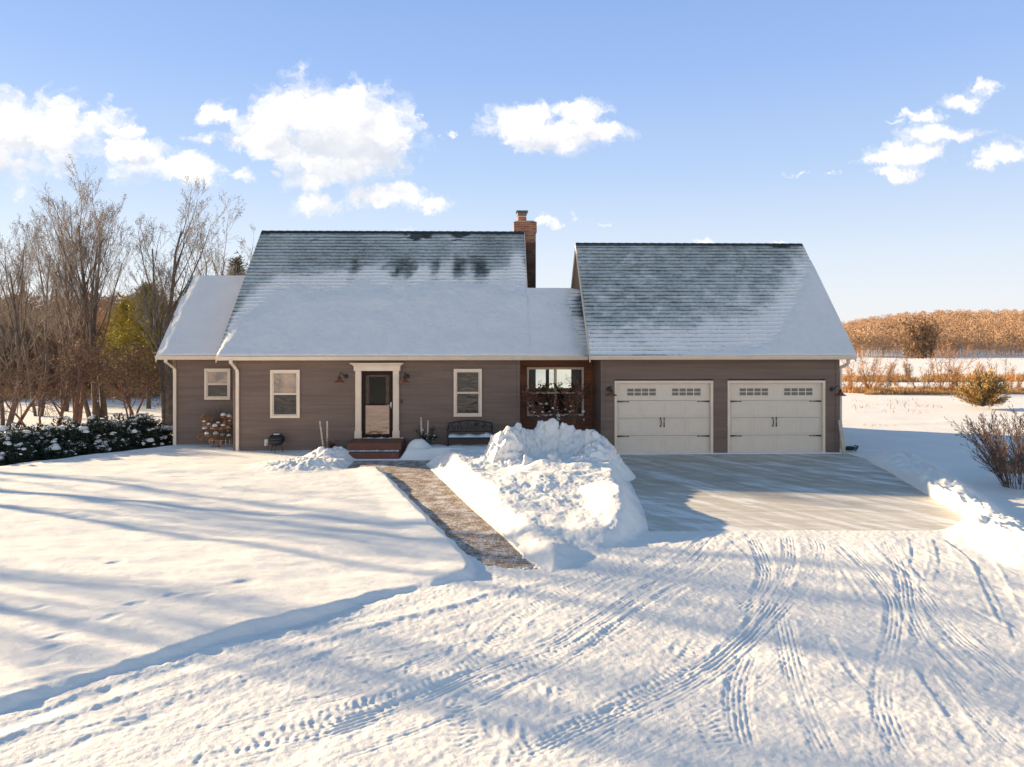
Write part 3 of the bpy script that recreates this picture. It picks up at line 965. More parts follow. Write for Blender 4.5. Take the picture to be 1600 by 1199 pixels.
sheet('driveway', [(DRIVE[0][0] - 0.3, DRIVE[0][1])] + [(DRIVE[1][0] + 0.3, DRIVE[1][1])] + [(10.9, 21.3), (10.9, 21.5), (2.7, 21.5), (2.7, 20)], 0.004, M['concrete'], 'swept concrete driveway')
sheet('front_walk', [(GX(528, 19.6), 18.85), (GX(800, 20), 18.85), (GX(800, 20), 20.75), (GX(528, 19.6), 20.75)], 0.008, M['paver'], 'paved landing walk before the steps')
sheet('garden_path', [(p[0] - 0.25, p[1]) for p in WALK_L[:-1]] + [(WALK_L[-1][0] - .2, 18.83), (WALK_R[0][0] + .25, 18.83)] + [(p[0] + 0.25, p[1]) for p in WALK_R[1:]], 0.006, M['paver'], 'frosted paver path')

# ------------------------------------------------------------------ snow pile (crater of thrown snow)
def snow_pile():
    cx, cy = GX(858, 18.4), 18.35
    n, mth = 90, 300
    V = []
    rr = np.linspace(0, 1, n)
    th = np.linspace(0, 2 * np.pi, mth, endpoint=False)
    R_, T_ = np.meshgrid(rr, th, indexing='ij')
    rimx, rimy = 1.12, 0.92
    rad = R_ * 1.95
    c, s_ = np.cos(T_), np.sin(T_)
    X = cx + c * rad * rimx * (1 + 0.12 * ss(c, 0, 1) * R_)
    Y = cy + s_ * rad * rimy
    rimh = 0.74 + 0.24 * ss(s_, -0.1, 0.8) + 0.12 * ss(-c, 0.5, 1) - 0.30 * ss(-s_, 0.2, 1)
    nb = np.abs(fbm(c * 2.6 + 5, s_ * 2.6, o=2, seed=80)) * 0.5
    rimh = rimh + nb - 0.10 + 0.16 * (1 - np.abs(np.sin(T_ * 4 + 1.3 * np.sin(T_ * 2))) ** .7) ** .0 * 0.3 * ss(s_, -0.6, 0.3)
    r = rad
    prof = np.where(r < 1, 0.36 + (rimh - 0.36) * ss(r, 0.5, 0.97), rimh * (1 - ss(r, 0.98, 1.95)) ** 1.15 + 0.02)
    Z = 0.05 + prof * ss(1.95 - r, 0, 0.15) - 0.25 * ss(r, 1.5, 1.95)
    # 3-D clods
    amp = ss(Z, 0.15, 0.6) * 1.0
    for sc, a, sd in ((2.6, 0.13, 90), (5.0, 0.10, 93), (10.0, 0.05, 95), (24.0, 0.014, 97)):
        bx = np.abs(vn(X * sc, Y * sc, Z * sc, seed=sd)) * 1.3 - .35
        by = vn(X * sc + 9, Y * sc, Z * sc + 4, seed=sd + 1)
        bz = np.abs(vn(X * sc, Y * sc + 7, Z * sc, seed=sd + 2)) * 1.3 - .35
        X = X + amp * a * by * .6
        Y = Y - amp * a * bx
        Z = Z + amp * a * bz
    V = np.stack([X, Y, Z], -1).reshape(-1, 3)
    idx = np.arange(n * mth).reshape(n, mth)
    nx = np.roll(idx, -1, axis=1)
    Fc = np.stack([idx[:-1], idx[1:], nx[1:], nx[:-1]], -1).reshape(-1, 4)
    o = rawmesh('snow_pile', V, Fc, M['snow'], smooth=True, origin=(cx, cy, 0))
    o.location = (cx, cy, 0)
    tag(o, 'tall crater shaped pile of thrown snow between the path and the driveway', 'snow pile')


snow_pile()


# ------------------------------------------------------------------ house
WY, MY, CY, GY = 23.25, 22.05, 23.3, 21.45     # wall planes: wing, main, link, garage
EZ = 2.87
xMw, xMe = GX(366, MY), GX(812, MY)
xWw = GX(272, WY)
xGw, xGe = GX(940, GY), GX(1310, GY)
house = thing('house', 'long grey sided house with snowy steep roofs and attached double garage', 'house', (0, 22, 0))
HO = (0, 22, 0)


def hp(mb, name, mat, parent=None, smooth=False, label=None):
    o = mb.build(name, mat, parent or house, HO, smooth)
    if label:
        o['label'] = label
    return o


def siding(mb, x0, x1, y, z0, z1, step=0.102, holes=()):
    """lap boards facing -Y; holes = (hx0,hx1,hz0,hz1) left open"""
    z = z0
    while z < z1 - 1e-4:
        zt = min(z + step, z1)
        spans = [(x0, x1)]
        for hx0, hx1, hz0, hz1 in holes:
            if z + 1e-3 < hz1 and zt - 1e-3 > hz0:
                ns = []
                for a, b in spans:
                    if hx0 > a:
                        ns.append((a, min(b, hx0)))
                    if hx1 < b:
                        ns.append((max(a, hx1), b))
                spans = [q for q in ns if q[1] - q[0] > 1e-3]
        for a, b in spans:
            mb.add([(a, y - .024, z), (b, y - .024, z), (b, y - .003, zt), (a, y - .003, zt), (a, y, z), (b, y, z)],
                   [(0, 1, 2, 3), (4, 5, 1, 0)])
        z = zt


def siding_x(mb, y0, y1, x, z0, ztop, sgn=-1, step=0.102):
    """lap boards on a wall of constant x; ztop(y0),ztop(y1) may slope: (yc, half, apex)"""
    z = z0
    while z < ztop[0] + 1e-6:
        zt = min(z + step, ztop[0])
        mb.add([(x + sgn * .016, y0, z), (x + sgn * .016, y1, z), (x + sgn * .003, y1, zt), (x + sgn * .003, y0, zt), (x, y0, z), (x, y1, z)],
               [(0, 1, 2, 3) if sgn > 0 else (3, 2, 1, 0), (4, 5, 1, 0)])
        if zt >= ztop[0] - 1e-6:
            break
        z = zt
    if len(ztop) > 1:
        yc, half, apex = ztop[1:]
        z = ztop[0]
        while z < apex - 0.02:
            zt = min(z + step, apex)
            h0 = half * (apex - z) / (apex - ztop[0])
            h1 = half * (apex - zt) / (apex - ztop[0])
            mb.add([(x + sgn * .016, yc - h0, z), (x + sgn * .016, yc + h0, z), (x + sgn * .003, yc + h1, zt), (x + sgn * .003, yc - h1, zt)], [(0, 1, 2, 3)])
            z = zt


def gable_body(mb, x0, x1, y0, y1, z1, apex_y, apex_z):
    """solid walls with a gable along x"""
    vs = []
    for x in (x0, x1):
        vs += [(x, y0, -0.3), (x, y1, -0.3), (x, y1, z1), (x, apex_y, apex_z), (x, y0, z1)]
    mb.add(vs, [(4, 3, 2, 1, 0), (5, 6, 7, 8, 9), (0, 1, 6, 5), (1, 2, 7, 6), (4, 0, 5, 9), (2, 3, 8, 7), (3, 4, 9, 8)])


# rooflines: eave y, eave z(top), ridge
ROOFS = {
    'main': dict(x0=GX(338, 21.75), x1=GX(819, 26), ye=21.75, ze=2.86, run=4.25, rise=4.23),
    'link': dict(x0=GX(819, 26) - 0.02, x1=GX(922, 21.7) + 0.35, ye=21.75, ze=2.86, run=2.10, rise=2.09),
    'wing': dict(x0=GX(244, 22.8), x1=xMw + 0.5, ye=22.8, ze=2.84, run=2.62, rise=2.60),
    'garage': dict(x0=GX(922.5, 21.1), x1=GX(1337, 21.1), ye=21.1, ze=2.895, run=3.70, rise=3.66),
}

body = MB()
gable_body(body, xMw + .02, xMe - .02, MY, 30.3, 2.8, 26.0, 6.75)
hp(body, 'wall', M['siding'])
body = MB()
gable_body(body, xWw + .02, xMw + 0.1, WY, 27.6, 2.8, 25.42, 5.1)
hp(body, 'wall', M['siding'])
body = MB()
gable_body(body, xGw + .02, xGe - .02, GY + .16, 28.1, 2.8, 24.8, 6.3)
hp(body, 'wall', M['siding'])

mb = MB()
siding(mb, xMw, xMe, MY, -0.05, 2.80)
hp(mb, 'siding', M['siding'])
mb = MB()
siding(mb, xWw, xMw, WY, -0.05, 2.82)
hp(mb, 'siding', M['siding'])
DW = [(GX(960, GY), GX(1114, GY)), (GX(1136.5, GY), GX(1289, GY))]
dzt = GZ(595, 6, GY)
mb = MB()
siding(mb, xGw, xGe, GY, -0.05, 2.84, holes=[(a, b, -0.1, dzt) for a, b in DW])
hp(mb, 'siding', M['siding'])
mb = MB()
siding_x(mb, GY, CY, xGw, -0.05, (2.84, 24.8, 3.35, 6.3))
hp(mb, 'siding', M['siding'])
# the west gable face of the garage above the link roof carries on behind the link
mb = MB()
siding_x(mb, CY, 28.1, xGw - 0.001, -0.05, (2.84,))
hp(mb, 'siding', M['siding'])
# corner boards
mb = MB()
for q in ((xMw - .02, xMw + .09, MY - .03, MY + .09, -.1, 2.80), (xMe - .09, xMe + .012, MY - .03, MY + .09, -.1, 2.80),
          (xGw - .025, xGw + .10, GY - .03, GY + .10, -.1, 2.84), (xGe - .10, xGe + .025, GY - .03, GY + .10, -.1, 2.84),
          (xWw - .02, xWw + .08, WY - .03, WY + .09, -.1, 2.82)):
    hp(MB().box(*q, .006), 'corner_board', M['corner'])

# ---- link: cedar wall with a real see-through room
lx0, lx1 = xMe - 0.02, xGw
wx0, wx1 = GX(823, CY), GX(912, CY)
wz1, wz0 = GZ(574, 1.8, CY), GZ(650, 1.8, CY)
mb = MB()
siding(mb, lx0, lx1, CY, -0.05, 2.82, holes=[(wx0 + .01, wx1 - .01, wz0 + .01, wz1 - .01)], step=0.14)
hp(mb, 'siding', M['cedar'], label='reddish cedar siding of the recessed link')
mb = MB()
mb.box(lx0, lx1, CY + .001, CY + .1, -0.2, wz0 + .01)
mb.box(lx0, lx1, CY + .001, CY + .1, wz1 - .01, 2.85)
mb.box(lx0, wx0 + .01, CY + .001, CY + .1, wz0 + .01, wz1 - .01)
mb.box(wx1 - .01, lx1, CY + .001, CY + .1, wz0 + .01, wz1 - .01)
# back wall with two openings
BY = 26.4
bz0, bz1 = GZ(607, 1.8, BY), 2.35
o1 = (GX(837, BY), GX(853, BY))
o2 = (GX(858, BY), GX(893, BY))
mb.box(lx0, lx1, BY, BY + .12, -0.2, bz0)
mb.box(lx0, lx1, BY, BY + .12, bz1, 2.85)
mb.box(lx0, o1[0], BY, BY + .12, bz0, bz1)
mb.box(o1[1], o2[0], BY, BY + .12, bz0, bz1)
mb.box(o2[1], lx1, BY, BY + .12, bz0, bz1)
mb.box(lx0, lx1, CY + .1, BY, -0.02, 0.3)
mb.box(lx0, lx1, CY + .1, BY, 2.6, 2.7)
hp(mb, 'wall', M['interior'])
mb = MB()
mb.box(o1[0] - .03, o2[1] + .03, BY - .05, BY - .012, bz0 - .06, bz0 - .002, .008)
mb.box(GX(868, BY) - .03, GX(868, BY) + .03, BY + .01, BY + .05, bz0, bz1)
hp(mb, 'window_trim', M['trim'])
hp(MB().box(wx0 + .08, GX(837, CY + .5), CY + .45, CY + .48, wz0 + .5, wz1, .01), 'curtain', M['interdark'])
hp(MB().box(GX(893, CY + .5), wx1 - .08, CY + .45, CY + .48, wz0 + .5, wz1, .01), 'curtain', M['interdark'])


def frame(mb, x0, x1, z0, z1, y, w, t, depth=0.0, bev=.006):
    """four rails round an opening, front at y-t"""
    mb.box(x0, x1, y - t, y - depth, z1 - w, z1, bev)
    mb.box(x0, x1, y - t, y - depth, z0, z0 + w, bev)
    mb.box(x0, x0 + w, y - t + .0015, y - depth, z0 + w, z1 - w, bev)
    mb.box(x1 - w, x1, y - t + .0015, y - depth, z0 + w, z1 - w, bev)


def window(px0, px1, py0, py1, Yw, split=0.5, upper='glass_bright', lower='glass'):
    xm = (GX(px0, Yw) + GX(px1, Yw)) / 2
    x0, x1 = GX(px0, Yw), GX(px1, Yw)
    z1, z0 = GZ(py0, xm, Yw), GZ(py1, xm, Yw)
    mb = MB()
    frame(mb, x0, x1, z0, z1, Yw, 0.075, 0.075)
    fr = hp(mb, 'window', M['trim'])
    zm = z0 + (z1 - z0) * split
    sb = MB()
    frame(sb, x0 + .075, x1 - .075, zm, z1 - .075, Yw, 0.028, 0.058, .018)
    frame(sb, x0 + .075, x1 - .075, z0 + .075, zm - .002, Yw, 0.028, 0.046, .018)
    hp(sb, 'sash', M['trim'], fr)
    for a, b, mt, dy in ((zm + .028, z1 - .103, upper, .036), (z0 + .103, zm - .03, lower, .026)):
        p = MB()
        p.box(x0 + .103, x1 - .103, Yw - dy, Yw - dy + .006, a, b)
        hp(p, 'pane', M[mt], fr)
    return fr


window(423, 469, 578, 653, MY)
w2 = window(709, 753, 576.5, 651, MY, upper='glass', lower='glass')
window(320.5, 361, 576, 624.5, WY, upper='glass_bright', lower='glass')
# chair back seen in the upper pane is modelled on the glass side as a thin hoop just behind the sash
# big link window
mb = MB()
frame(mb, wx0, wx1, wz0, wz1, CY, 0.07, 0.07, -.02)
xm = (wx0 + wx1) / 2
mb.box(xm - .045, xm + .045, CY - .06, CY + .02, wz0 + .07, wz1 - .07, .006)
fr = hp(mb, 'window', M['trim'])
zm = GZ(614, 1.8, CY)
sb = MB()
for a, b in ((wx0 + .07, xm - .045), (xm + .045, wx1 - .07)):
    sb.box(a, b, CY - .03, CY + .02, zm - .03, zm + .03, .005)
hp(sb, 'sash', M['trim'], fr)
for a, b in ((wx0 + .07, xm - .045), (xm + .045, wx1 - .07)):
    for z0_, z1_ in ((wz0 + .07, zm - .03), (zm + .03, wz1 - .07)):
        p = MB()
        p.box(a, b, CY - .012, CY - .006, z0_, z1_)
        hp(p, 'pane', M['clear'], fr)

# ---- front door
dx0, dx1 = GX(565.4, MY), GX(614.6, MY)
dz0, dz1 = 0.42, GZ(580, -3.5, MY)
px0, px1 = GX(556, MY), GX(624, MY)
mb = MB()
mb.box(px0, dx0, MY - .11, MY + .02, dz0, dz1 + .01, .008)
mb.box(dx1, px1, MY - .11, MY + .02, dz0, dz1 + .01, .008)
mb.box(px0 - .02, dx0 + .012, MY - .13, MY + .02, dz0, dz0 + .22, .008)
mb.box(dx1 - .012, px1 + .02, MY - .13, MY + .02, dz0, dz0 + .22, .008)
mb.box(px0 - .02, dx0 + .005, MY - .125, MY + .02, dz1 - .15, dz1 - .13, .004)
mb.box(dx1 - .005, px1 + .02, MY - .125, MY + .02, dz1 - .15, dz1 - .13, .004)
mb.box(px0 - .04, px1 + .04, MY - .14, MY + .02, dz1 + .01, dz1 + .15, .006)
# crown profile
zc, zt = dz1 + .15, GZ(567, -3.5, MY)
xa, xb = GX(550.5, MY), GX(628.5, MY)
cr = [(0.0, zc), (0.02, zc + .02), (0.05, zc + .05), (0.10, zt - .03), (0.10, zt)]
for (o0, za), (o1_, zb) in zip(cr[:-1], cr[1:]):
    k = 0.045
    def ring(o_, z_):
        return [(px0 - .04 - o_ * 1.0, MY - .14 - o_ * .6, z_), (px1 + .04 + o_ * 1.0, MY - .14 - o_ * .6, z_), (px1 + .04 + o_ * 1.0, MY, z_), (px0 - .04 - o_, MY, z_)]
    mb.add(ring(o0, za) + ring(o1_, zb), [(0, 1, 5, 4), (1, 2, 6, 5), (3, 0, 4, 7), (4, 5, 6, 7)])
hp(mb, 'door_surround', M['trim'])
mb = MB()
frame(mb, dx0 + .002, dx1 - .002, dz0 + .002, dz1 - .002, MY, 0.11, 0.06, -.01)
zmid = GZ(632.5, -3.5, MY)
mb.box(dx0 + .11, dx1 - .11, MY - .058, MY + .01, zmid - .015, zmid + .015, .004)
sd_ = hp(mb, 'storm_door', M['storm'])
ins0, ins1 = dx0 + .11, dx1 - .11
p = MB(); p.box(ins0, ins1, MY - .03, MY - .025, zmid + .015, dz1 - .11)
hp(p, 'pane', M['clear'], sd_)
p = MB(); p.box(ins0, ins1, MY - .03, MY - .025, dz0 + .112, zmid - .015)
m_, nt_, bs_ = newmat('mirror_glass')
co_ = nt_.n('ShaderNodeTexCoord').outputs['Object']
w_ = nt_.noise(nt_.scl(co_, (0.7, 1, 3.0)), 2.0, 3, 0.5, 0.6)
setb(nt_, bs_, col=(0.30, 0.15, 0.085), rough=0.04, ior=2.3, nrm=bump(nt_, w_, 0.25, 0.05))  # peach of the snow reflection painted into the base colour
hp(p, 'pane', m_, sd_)
p = MB()
p.box(ins0, ins1, MY - .018, MY - .002, dz0 + .1, dz1 - .1)
p.box(ins0 + .02, ins0 + .10, MY - .0235, MY - .018, zmid - .02, dz1 - .12, .004)
p.box(ins1 - .10, ins1 - .02, MY - .0235, MY - .018, zmid - .02, dz1 - .12, .004)
hp(p, 'inner_door', M['reddoor'], sd_)
p = MB(); p.box(ins0 + .11, ins1 - .11, MY - .0238, MY - .019, zmid - .0, dz1 - .17)
hp(p, 'inner_pane', simple('dark_interior_glass', (.012, .009, .008), .6, var=.6, spec=.05), sd_)
hx = GX(611.5, MY)
p = MB()
p.box(hx - .018, hx + .018, MY - .075, MY - .06, zmid - .11, zmid + .09, .006)
p.tube([(hx, MY - .075, zmid + .0), (hx, MY - .11, zmid + .0), (hx - .10, MY - .115, zmid + .0)], .011, 8)
hp(p, 'handle', M['nickel'], sd_, True)
mb = MB()
bx_ = GX(628, MY)
mb.box(bx_ - .025, bx_ + .02, MY - .04, MY - .014, GZ(630, -3, MY), GZ(625, -3, MY) + .01, .008)
hp(mb, 'doorbell', M['black'])

# ---- gutters / fascia / soffit / downspouts
def eave(R, x0, x1, wally):
    ye, ze = R['ye'], R['ze']
    mb = MB()
    # K-profile gutter
    pr = [(ye + .02, ze - .005), (ye - .10, ze - .005), (ye - .10, ze - .025), (ye - .085, ze - .05), (ye - .05, ze - .11), (ye + .02, ze - .115)]
    n = len(pr)
    mb.add([(x0, a, b) for a, b in pr] + [(x1, a, b) for a, b in pr],
           [tuple(range(n)), tuple(reversed(range(n, 2 * n)))] + [(i, i + n, (i + 1) % n + n, (i + 1) % n) for i in range(n)])
    hp(mb, 'gutter', M['trim'])
    mb = MB()
    mb.box(x0, x1, ye + .022, wally - .001, ze - .12, ze - .09)
    hp(mb, 'soffit', M['trim'])


R = ROOFS
xGeave = R['garage']['x0']
eave(R['main'], R['main']['x0'], xGeave - 0.003, CY - .0)
eave(R['wing'], R['wing']['x0'], R['main']['x0'] + .4, WY)
eave(R['garage'], R['garage']['x0'], R['garage']['x1'], GY)


def downspout(x, yw, ye, ztop, zb, dx=0.0):
    mb = MB()
    def seg(a, b):
        # rectangular spout section swept between two points
        w, d = .045, .032
        A, B = Vector(a), Vector(b)
        vs = []
        for P_ in (A, B):
            vs += [(P_.x - w, P_.y - d, P_.z), (P_.x + w, P_.y - d, P_.z), (P_.x + w, P_.y + d, P_.z), (P_.x - w, P_.y + d, P_.z)]
        mb.add(vs, [(3, 2, 1, 0), (4, 5, 6, 7), (0, 1, 5, 4), (1, 2, 6, 5), (2, 3, 7, 6), (3, 0, 4, 7)])
    pts = [(x - dx, ye - .02, ztop), (x - dx, ye - .015, ztop - .10), (x - dx * .6, ye + (yw - ye) * .4, ztop - .2), (x - dx * .1, yw - .06, ztop - .33), (x, yw - .055, ztop - .4), (x, yw - .055, zb)]
    for a, b in zip(pts[:-1], pts[1:]):
        seg(a, b)
    hp(mb, 'downspout', M['trim'])


downspout(GX(372, MY), MY, 21.72, EZ - .1, -.05, dx=.09)
downspout(GX(274.5, WY), WY, 22.78, EZ - .12, -.05, dx=.09)
mb = MB()
xd = xGe + 0.05
mb.tube([(xd + .14, 21.2, 2.78), (xd + .14, 21.25, 2.66), (xd + .12, 21.4, 2.58), (xd + .03, 21.5, 2.52), (xd + .0, 21.53, 2.45)], .048, 10)
mb.box(xd + .02, xd + .09, 21.50, 21.60, 0.1, 2.47, .01)
hp(mb, 'downspout', M['trim'])


# ---- roofs
def roof_uv(me, pts_uv):
    pass


def roof_plane(key, covf, snowf, mat=None):
    r = ROOFS[key]
    L = math.hypot(r['run'], r['rise'])
    cy_, cz_ = r['run'] / L, r['rise'] / L      # unit along slope
    ny_, nz_ = -cz_, cy_                        # outward normal
    step = 0.17
    nr = int(math.ceil(L / step))
    xs = np.arange(r['x0'], r['x1'] + 0.1, 0.12)
    xs[-1] = r['x1']
    V, UV, COV, Fc = [], [], [], []
    nx = len(xs)
    sub = 4
    rng = np.random.default_rng(3)
    for i in range(nr):
        for j in range(sub + 1):
            s_ = min((i + j / sub) * step, L)
            t = 0.018 * (1 - j / sub) + 0.002
            jit = 0.0
            V.append(np.stack([xs, r['ye'] + s_ * cy_ + ny_ * t + 0 * xs, r['ze'] + s_ * cz_ + nz_ * t + jit + 0 * xs], 1))
            UV.append(np.stack([xs, np.full(nx, i * step + (j / sub) * step * 0.9999)], 1))
            COV.append(covf(xs, np.full(nx, s_), L))
    V = np.concatenate(V)
    UV = np.concatenate(UV)
    COV = np.concatenate(COV)
    rows = nr * (sub + 1)
    idx = np.arange(rows * nx).reshape(rows, nx)
    Fc = np.stack([idx[:-1, :-1], idx[:-1, 1:], idx[1:, 1:], idx[1:, :-1]], -1).reshape(-1, 4)
    o = rawmesh('roof', V, Fc, M['shingle'], house, origin=HO)
    me = o.data
    uvl = me.uv_layers.new(name='UVMap')
    uvl.data.foreach_set('uv', UV[Fc.ravel()].astype(np.float32).ravel())
    at = me.attributes.new('cov', 'FLOAT', 'POINT')
    at.data.foreach_set('value', COV.astype(np.float32))
    # thick snow lying on it
    if snowf is not None:
        d = 0.045
        xs2 = np.arange(r['x0'] - 0.0, r['x1'] + .02, d)
        sv_ = np.arange(0, L + .02, d)
        S, X = np.meshgrid(sv_, xs2, indexing='ij')
        T = snowf(X, S, L)
        T = np.minimum(T, 0.10)
        keep = T > -0.015
        T = np.maximum(T, -0.02)
        V = np.stack([X, r['ye'] + S * cy_ + ny_ * T, r['ze'] + S * cz_ + nz_ * T], -1)
        # front lip rolls over the gutter
        idx = np.arange(S.size).reshape(S.shape)
        kq = keep[:-1, :-1] & keep[1:, :-1] & keep[1:, 1:] & keep[:-1, 1:]
        Fc = np.stack([idx[:-1, :-1], idx[:-1, 1:], idx[1:, 1:], idx[1:, :-1]], -1)[kq]
        if len(Fc):
            # skirt along the eave
            b = V.reshape(-1, 3)
            low = b[idx[0]].copy()
            low[:, 1] = r['ye'] - 0.02
            low[:, 2] = r['ze'] - 0.0
            n0 = len(b)
            b = np.concatenate([b, low])
            sk = [(idx[0, k], n0 + k, n0 + k + 1, idx[0, k + 1]) for k in range(S.shape[1] - 1) if kq[0, k]]
            Fc = np.concatenate([Fc, np.array(sk)]) if sk else Fc
            used, inv = np.unique(Fc, return_inverse=True)
            o2 = rawmesh('roof_snow', b[used], inv.reshape(Fc.shape), M['softsnow'], house, smooth=True, origin=HO)
    # solid deck, back slope, rake boards
    mb = MB()
    x0, x1, ye, ze, run, rise = r['x0'], r['x1'], r['ye'], r['ze'], r['run'], r['rise']
    yr, zr = ye + run, ze + rise
    th_ = 0.10
    yb = yr + run
    for (a, b_, c, e) in (((ye, ze), (yr, zr), -1, 0), ((yr, zr), (yb, ze), 1, 0)):
        vs = []
        for x in (x0 + .002, x1 - .002):
            vs += [(x, a[0], a[1] - .004), (x, b_[0], b_[1] - .004), (x, b_[0], b_[1] - th_ * 1.4), (x, a[0], a[1] - th_)]
        mb.add(vs, [(0, 1, 2, 3), (7, 6, 5, 4), (0, 4, 5, 1), (2, 6, 7, 3), (0, 3, 7, 4), (1, 5, 6, 2)])
    hp(mb, 'roof_deck', M['trim'])
    return yr, zr


def RP(key, px, py):
    """photo position on a roof plane -> (X, slope distance)"""
    r = ROOFS[key]
    L = math.hypot(r['run'], r['rise'])
    k = (px - CX) / F
    # iterate on run parameter
    q = 0.5
    for _ in range(40):
        Yq = r['ye'] + q * r['run']
        Xq = GX(px, Yq)
        zq = GZ(py, Xq, Yq)
        q = q + ((zq - r['ze']) / r['rise'] - q) * 0.5
    return GX(px, r['ye'] + q * r['run']), q * L


def thick_main(X, S):
    e = np.array([RP('main', *p) for p in ((336, 558), (352, 525), (362, 505), (385, 478), (420, 455), (462, 436), (600, 432), (700, 429), (819, 432))])
    lim = np.interp(X, e[:, 0], e[:, 1])
    n = 0.35 * fbm(X * 0.7, S * 0.7, o=3, seed=101) + 0.30 * fbm(X * 3, S * 3, o=4, seed=102, g=.65)
    return lim - S + n


def cov_main(x, s_, L):
    d = thick_main(x, s_)
    c = 0.63 + 0.24 * fbm(x * 0.8, s_ * 0.5, o=3, seed=110) + 0.5 * ss(d, -1.0, 0.1)
    band = np.exp(-((d + 0.40) / 0.50) ** 2) * ss(vn(x * 2.6, s_ * 0.25, seed=111) + 0.5 * fbm(x * 5, s_ * 3, o=3, seed=113), -0.3, 0.8) * ss(x, -6.8, -6.0)
    c = c - 0.8 * band
    # dark bare scraps by the ridge
    sc = ss(fbm(x * 1.7, s_ * 2.4, o=3, seed=112), 0.34, 0.5) * ss(s_, L - 0.75, L - 0.4)
    c = c - 0.9 * sc - 0.8 * ss(s_, L - .12, L - .05)
    c = c - 0.22 * ss(RPW_main - x, 0.0, 1.0)
    c = c + 0.7 * np.exp(-((x - R['main']['x1'] + .25) / 0.22) ** 2) * ss(s_, L - .6, L - 2.2)
    return c


RPW_main = RP('main', 400, 440)[0]


def snow_main(X, S, L):
    d = thick_main(X, S)
    t = 0.075 * ss(d, 0.0, 1.3) - 0.02 * ss(0.05 - d, 0, 0.1) + 0.016 * fbm(X * 2, S * 2, o=3, seed=120) * ss(d, 0, .3)
    return np.where(d < -0.05, -1, t)


roof_plane('main', cov_main, snow_main)


def dl_link(X, S):
    # bare wedge beside the garage roof
    e = np.array([RP('link', *p) for p in ((903, 452), (888, 470), (900, 500), (910, 530), (921, 556))])
    lim = np.interp(S, e[::-1, 1], e[::-1, 0])
    return lim + 0.12 - X + 0.10 * fbm(X * 4, S * 4, o=3, seed=131)


def cov_link(x, s_, L):
    return 0.25 + 0.8 * ss(dl_link(x, s_), -0.35, 0.1) - 0.3 * np.exp(-((s_ - 1.9) / .3) ** 2)


def snow_link(X, S, L):
    d = dl_link(X, S) + 0.0
    t = 0.07 * ss(d, 0, 0.5) - 0.012 + 0.008 * fbm(X * 2, S * 2, o=3, seed=132)
    return np.where(d < -0.02, -1, t)


roof_plane('link', cov_link, snow_link)


def cov_wing(x, s_, L):
    return 0.6 - 0.3 * ss(R['wing']['x0'] + 0.3 - x, -.1, 0.3) + 0 * s_


def snow_wing(X, S, L):
    d = X - R['wing']['x0'] + 0.03 - 0.10 * ss(S, 2, 3.5) + 0.06 * fbm(X * 3, S * 3, o=3, seed=141)
    t = 0.032 + 0.045 * ss(d, 0, 0.35) + 0.006 * fbm(X * 1.5, S * 1.5, o=3, seed=142)
    return np.where(d < -0.0, -1, t)


roof_plane('wing', cov_wing, snow_wing)


def thick_garage(X, S):
    e = np.array([RP('garage', *p) for p in ((922, 545), (1000, 541), (1100, 536), (1200, 525), (1235, 470), (1252, 420), (1262, 400), (1270, 385), (1337, 383))])
    lim = np.interp(X, e[:, 0], e[:, 1])
    # right wedge is snowy: distance from the ragged boundary
    return lim - S + 0.18 * fbm(X * 1.2, S * 1.2, o=3, seed=151) + 0.12 * fbm(X * 5, S * 5, o=3, seed=152)


def cov_garage(x, s_, L):
    d = thick_garage(x, s_)
    ax, _ = RP('garage', 1240, 470)
    c = 0.62 + 0.42 * ss(d, -1.5, 0.2) + 0.18 * fbm(x * 4, s_ * 4, o=3, seed=156) + 0.22 * ss(x, 4.5, ax) * ss(s_, L * .75, L * .35) + 0.12 * fbm(x * 0.9, s_ * 0.9, o=3, seed=153)
    blot = ss(fbm(x * 3.5, s_ * 3.5, o=3, seed=154), 0.15, 0.4) * ss(6.5 - x, 0, 1.5)
    c = c + 0.12 * blot
    c = c - 0.9 * ss(s_, L - .10, L - .04) - 0.6 * ss(s_, L - .28, L - .15) * ss(x, 9.2, 9.6) * ss(10.05 - x, -0.1, 0.1)
    return c


def snow_garage(X, S, L):
    d = thick_garage(X, S)
    t = 0.05 * ss(d, 0.1, 0.8) - 0.02 * ss(0.15 - d, 0, 0.15) + 0.006 * fbm(X * 2, S * 2, o=3, seed=155)
    return np.where(d < 0.0, -1, t)


roof_plane('garage', cov_garage, snow_garage)

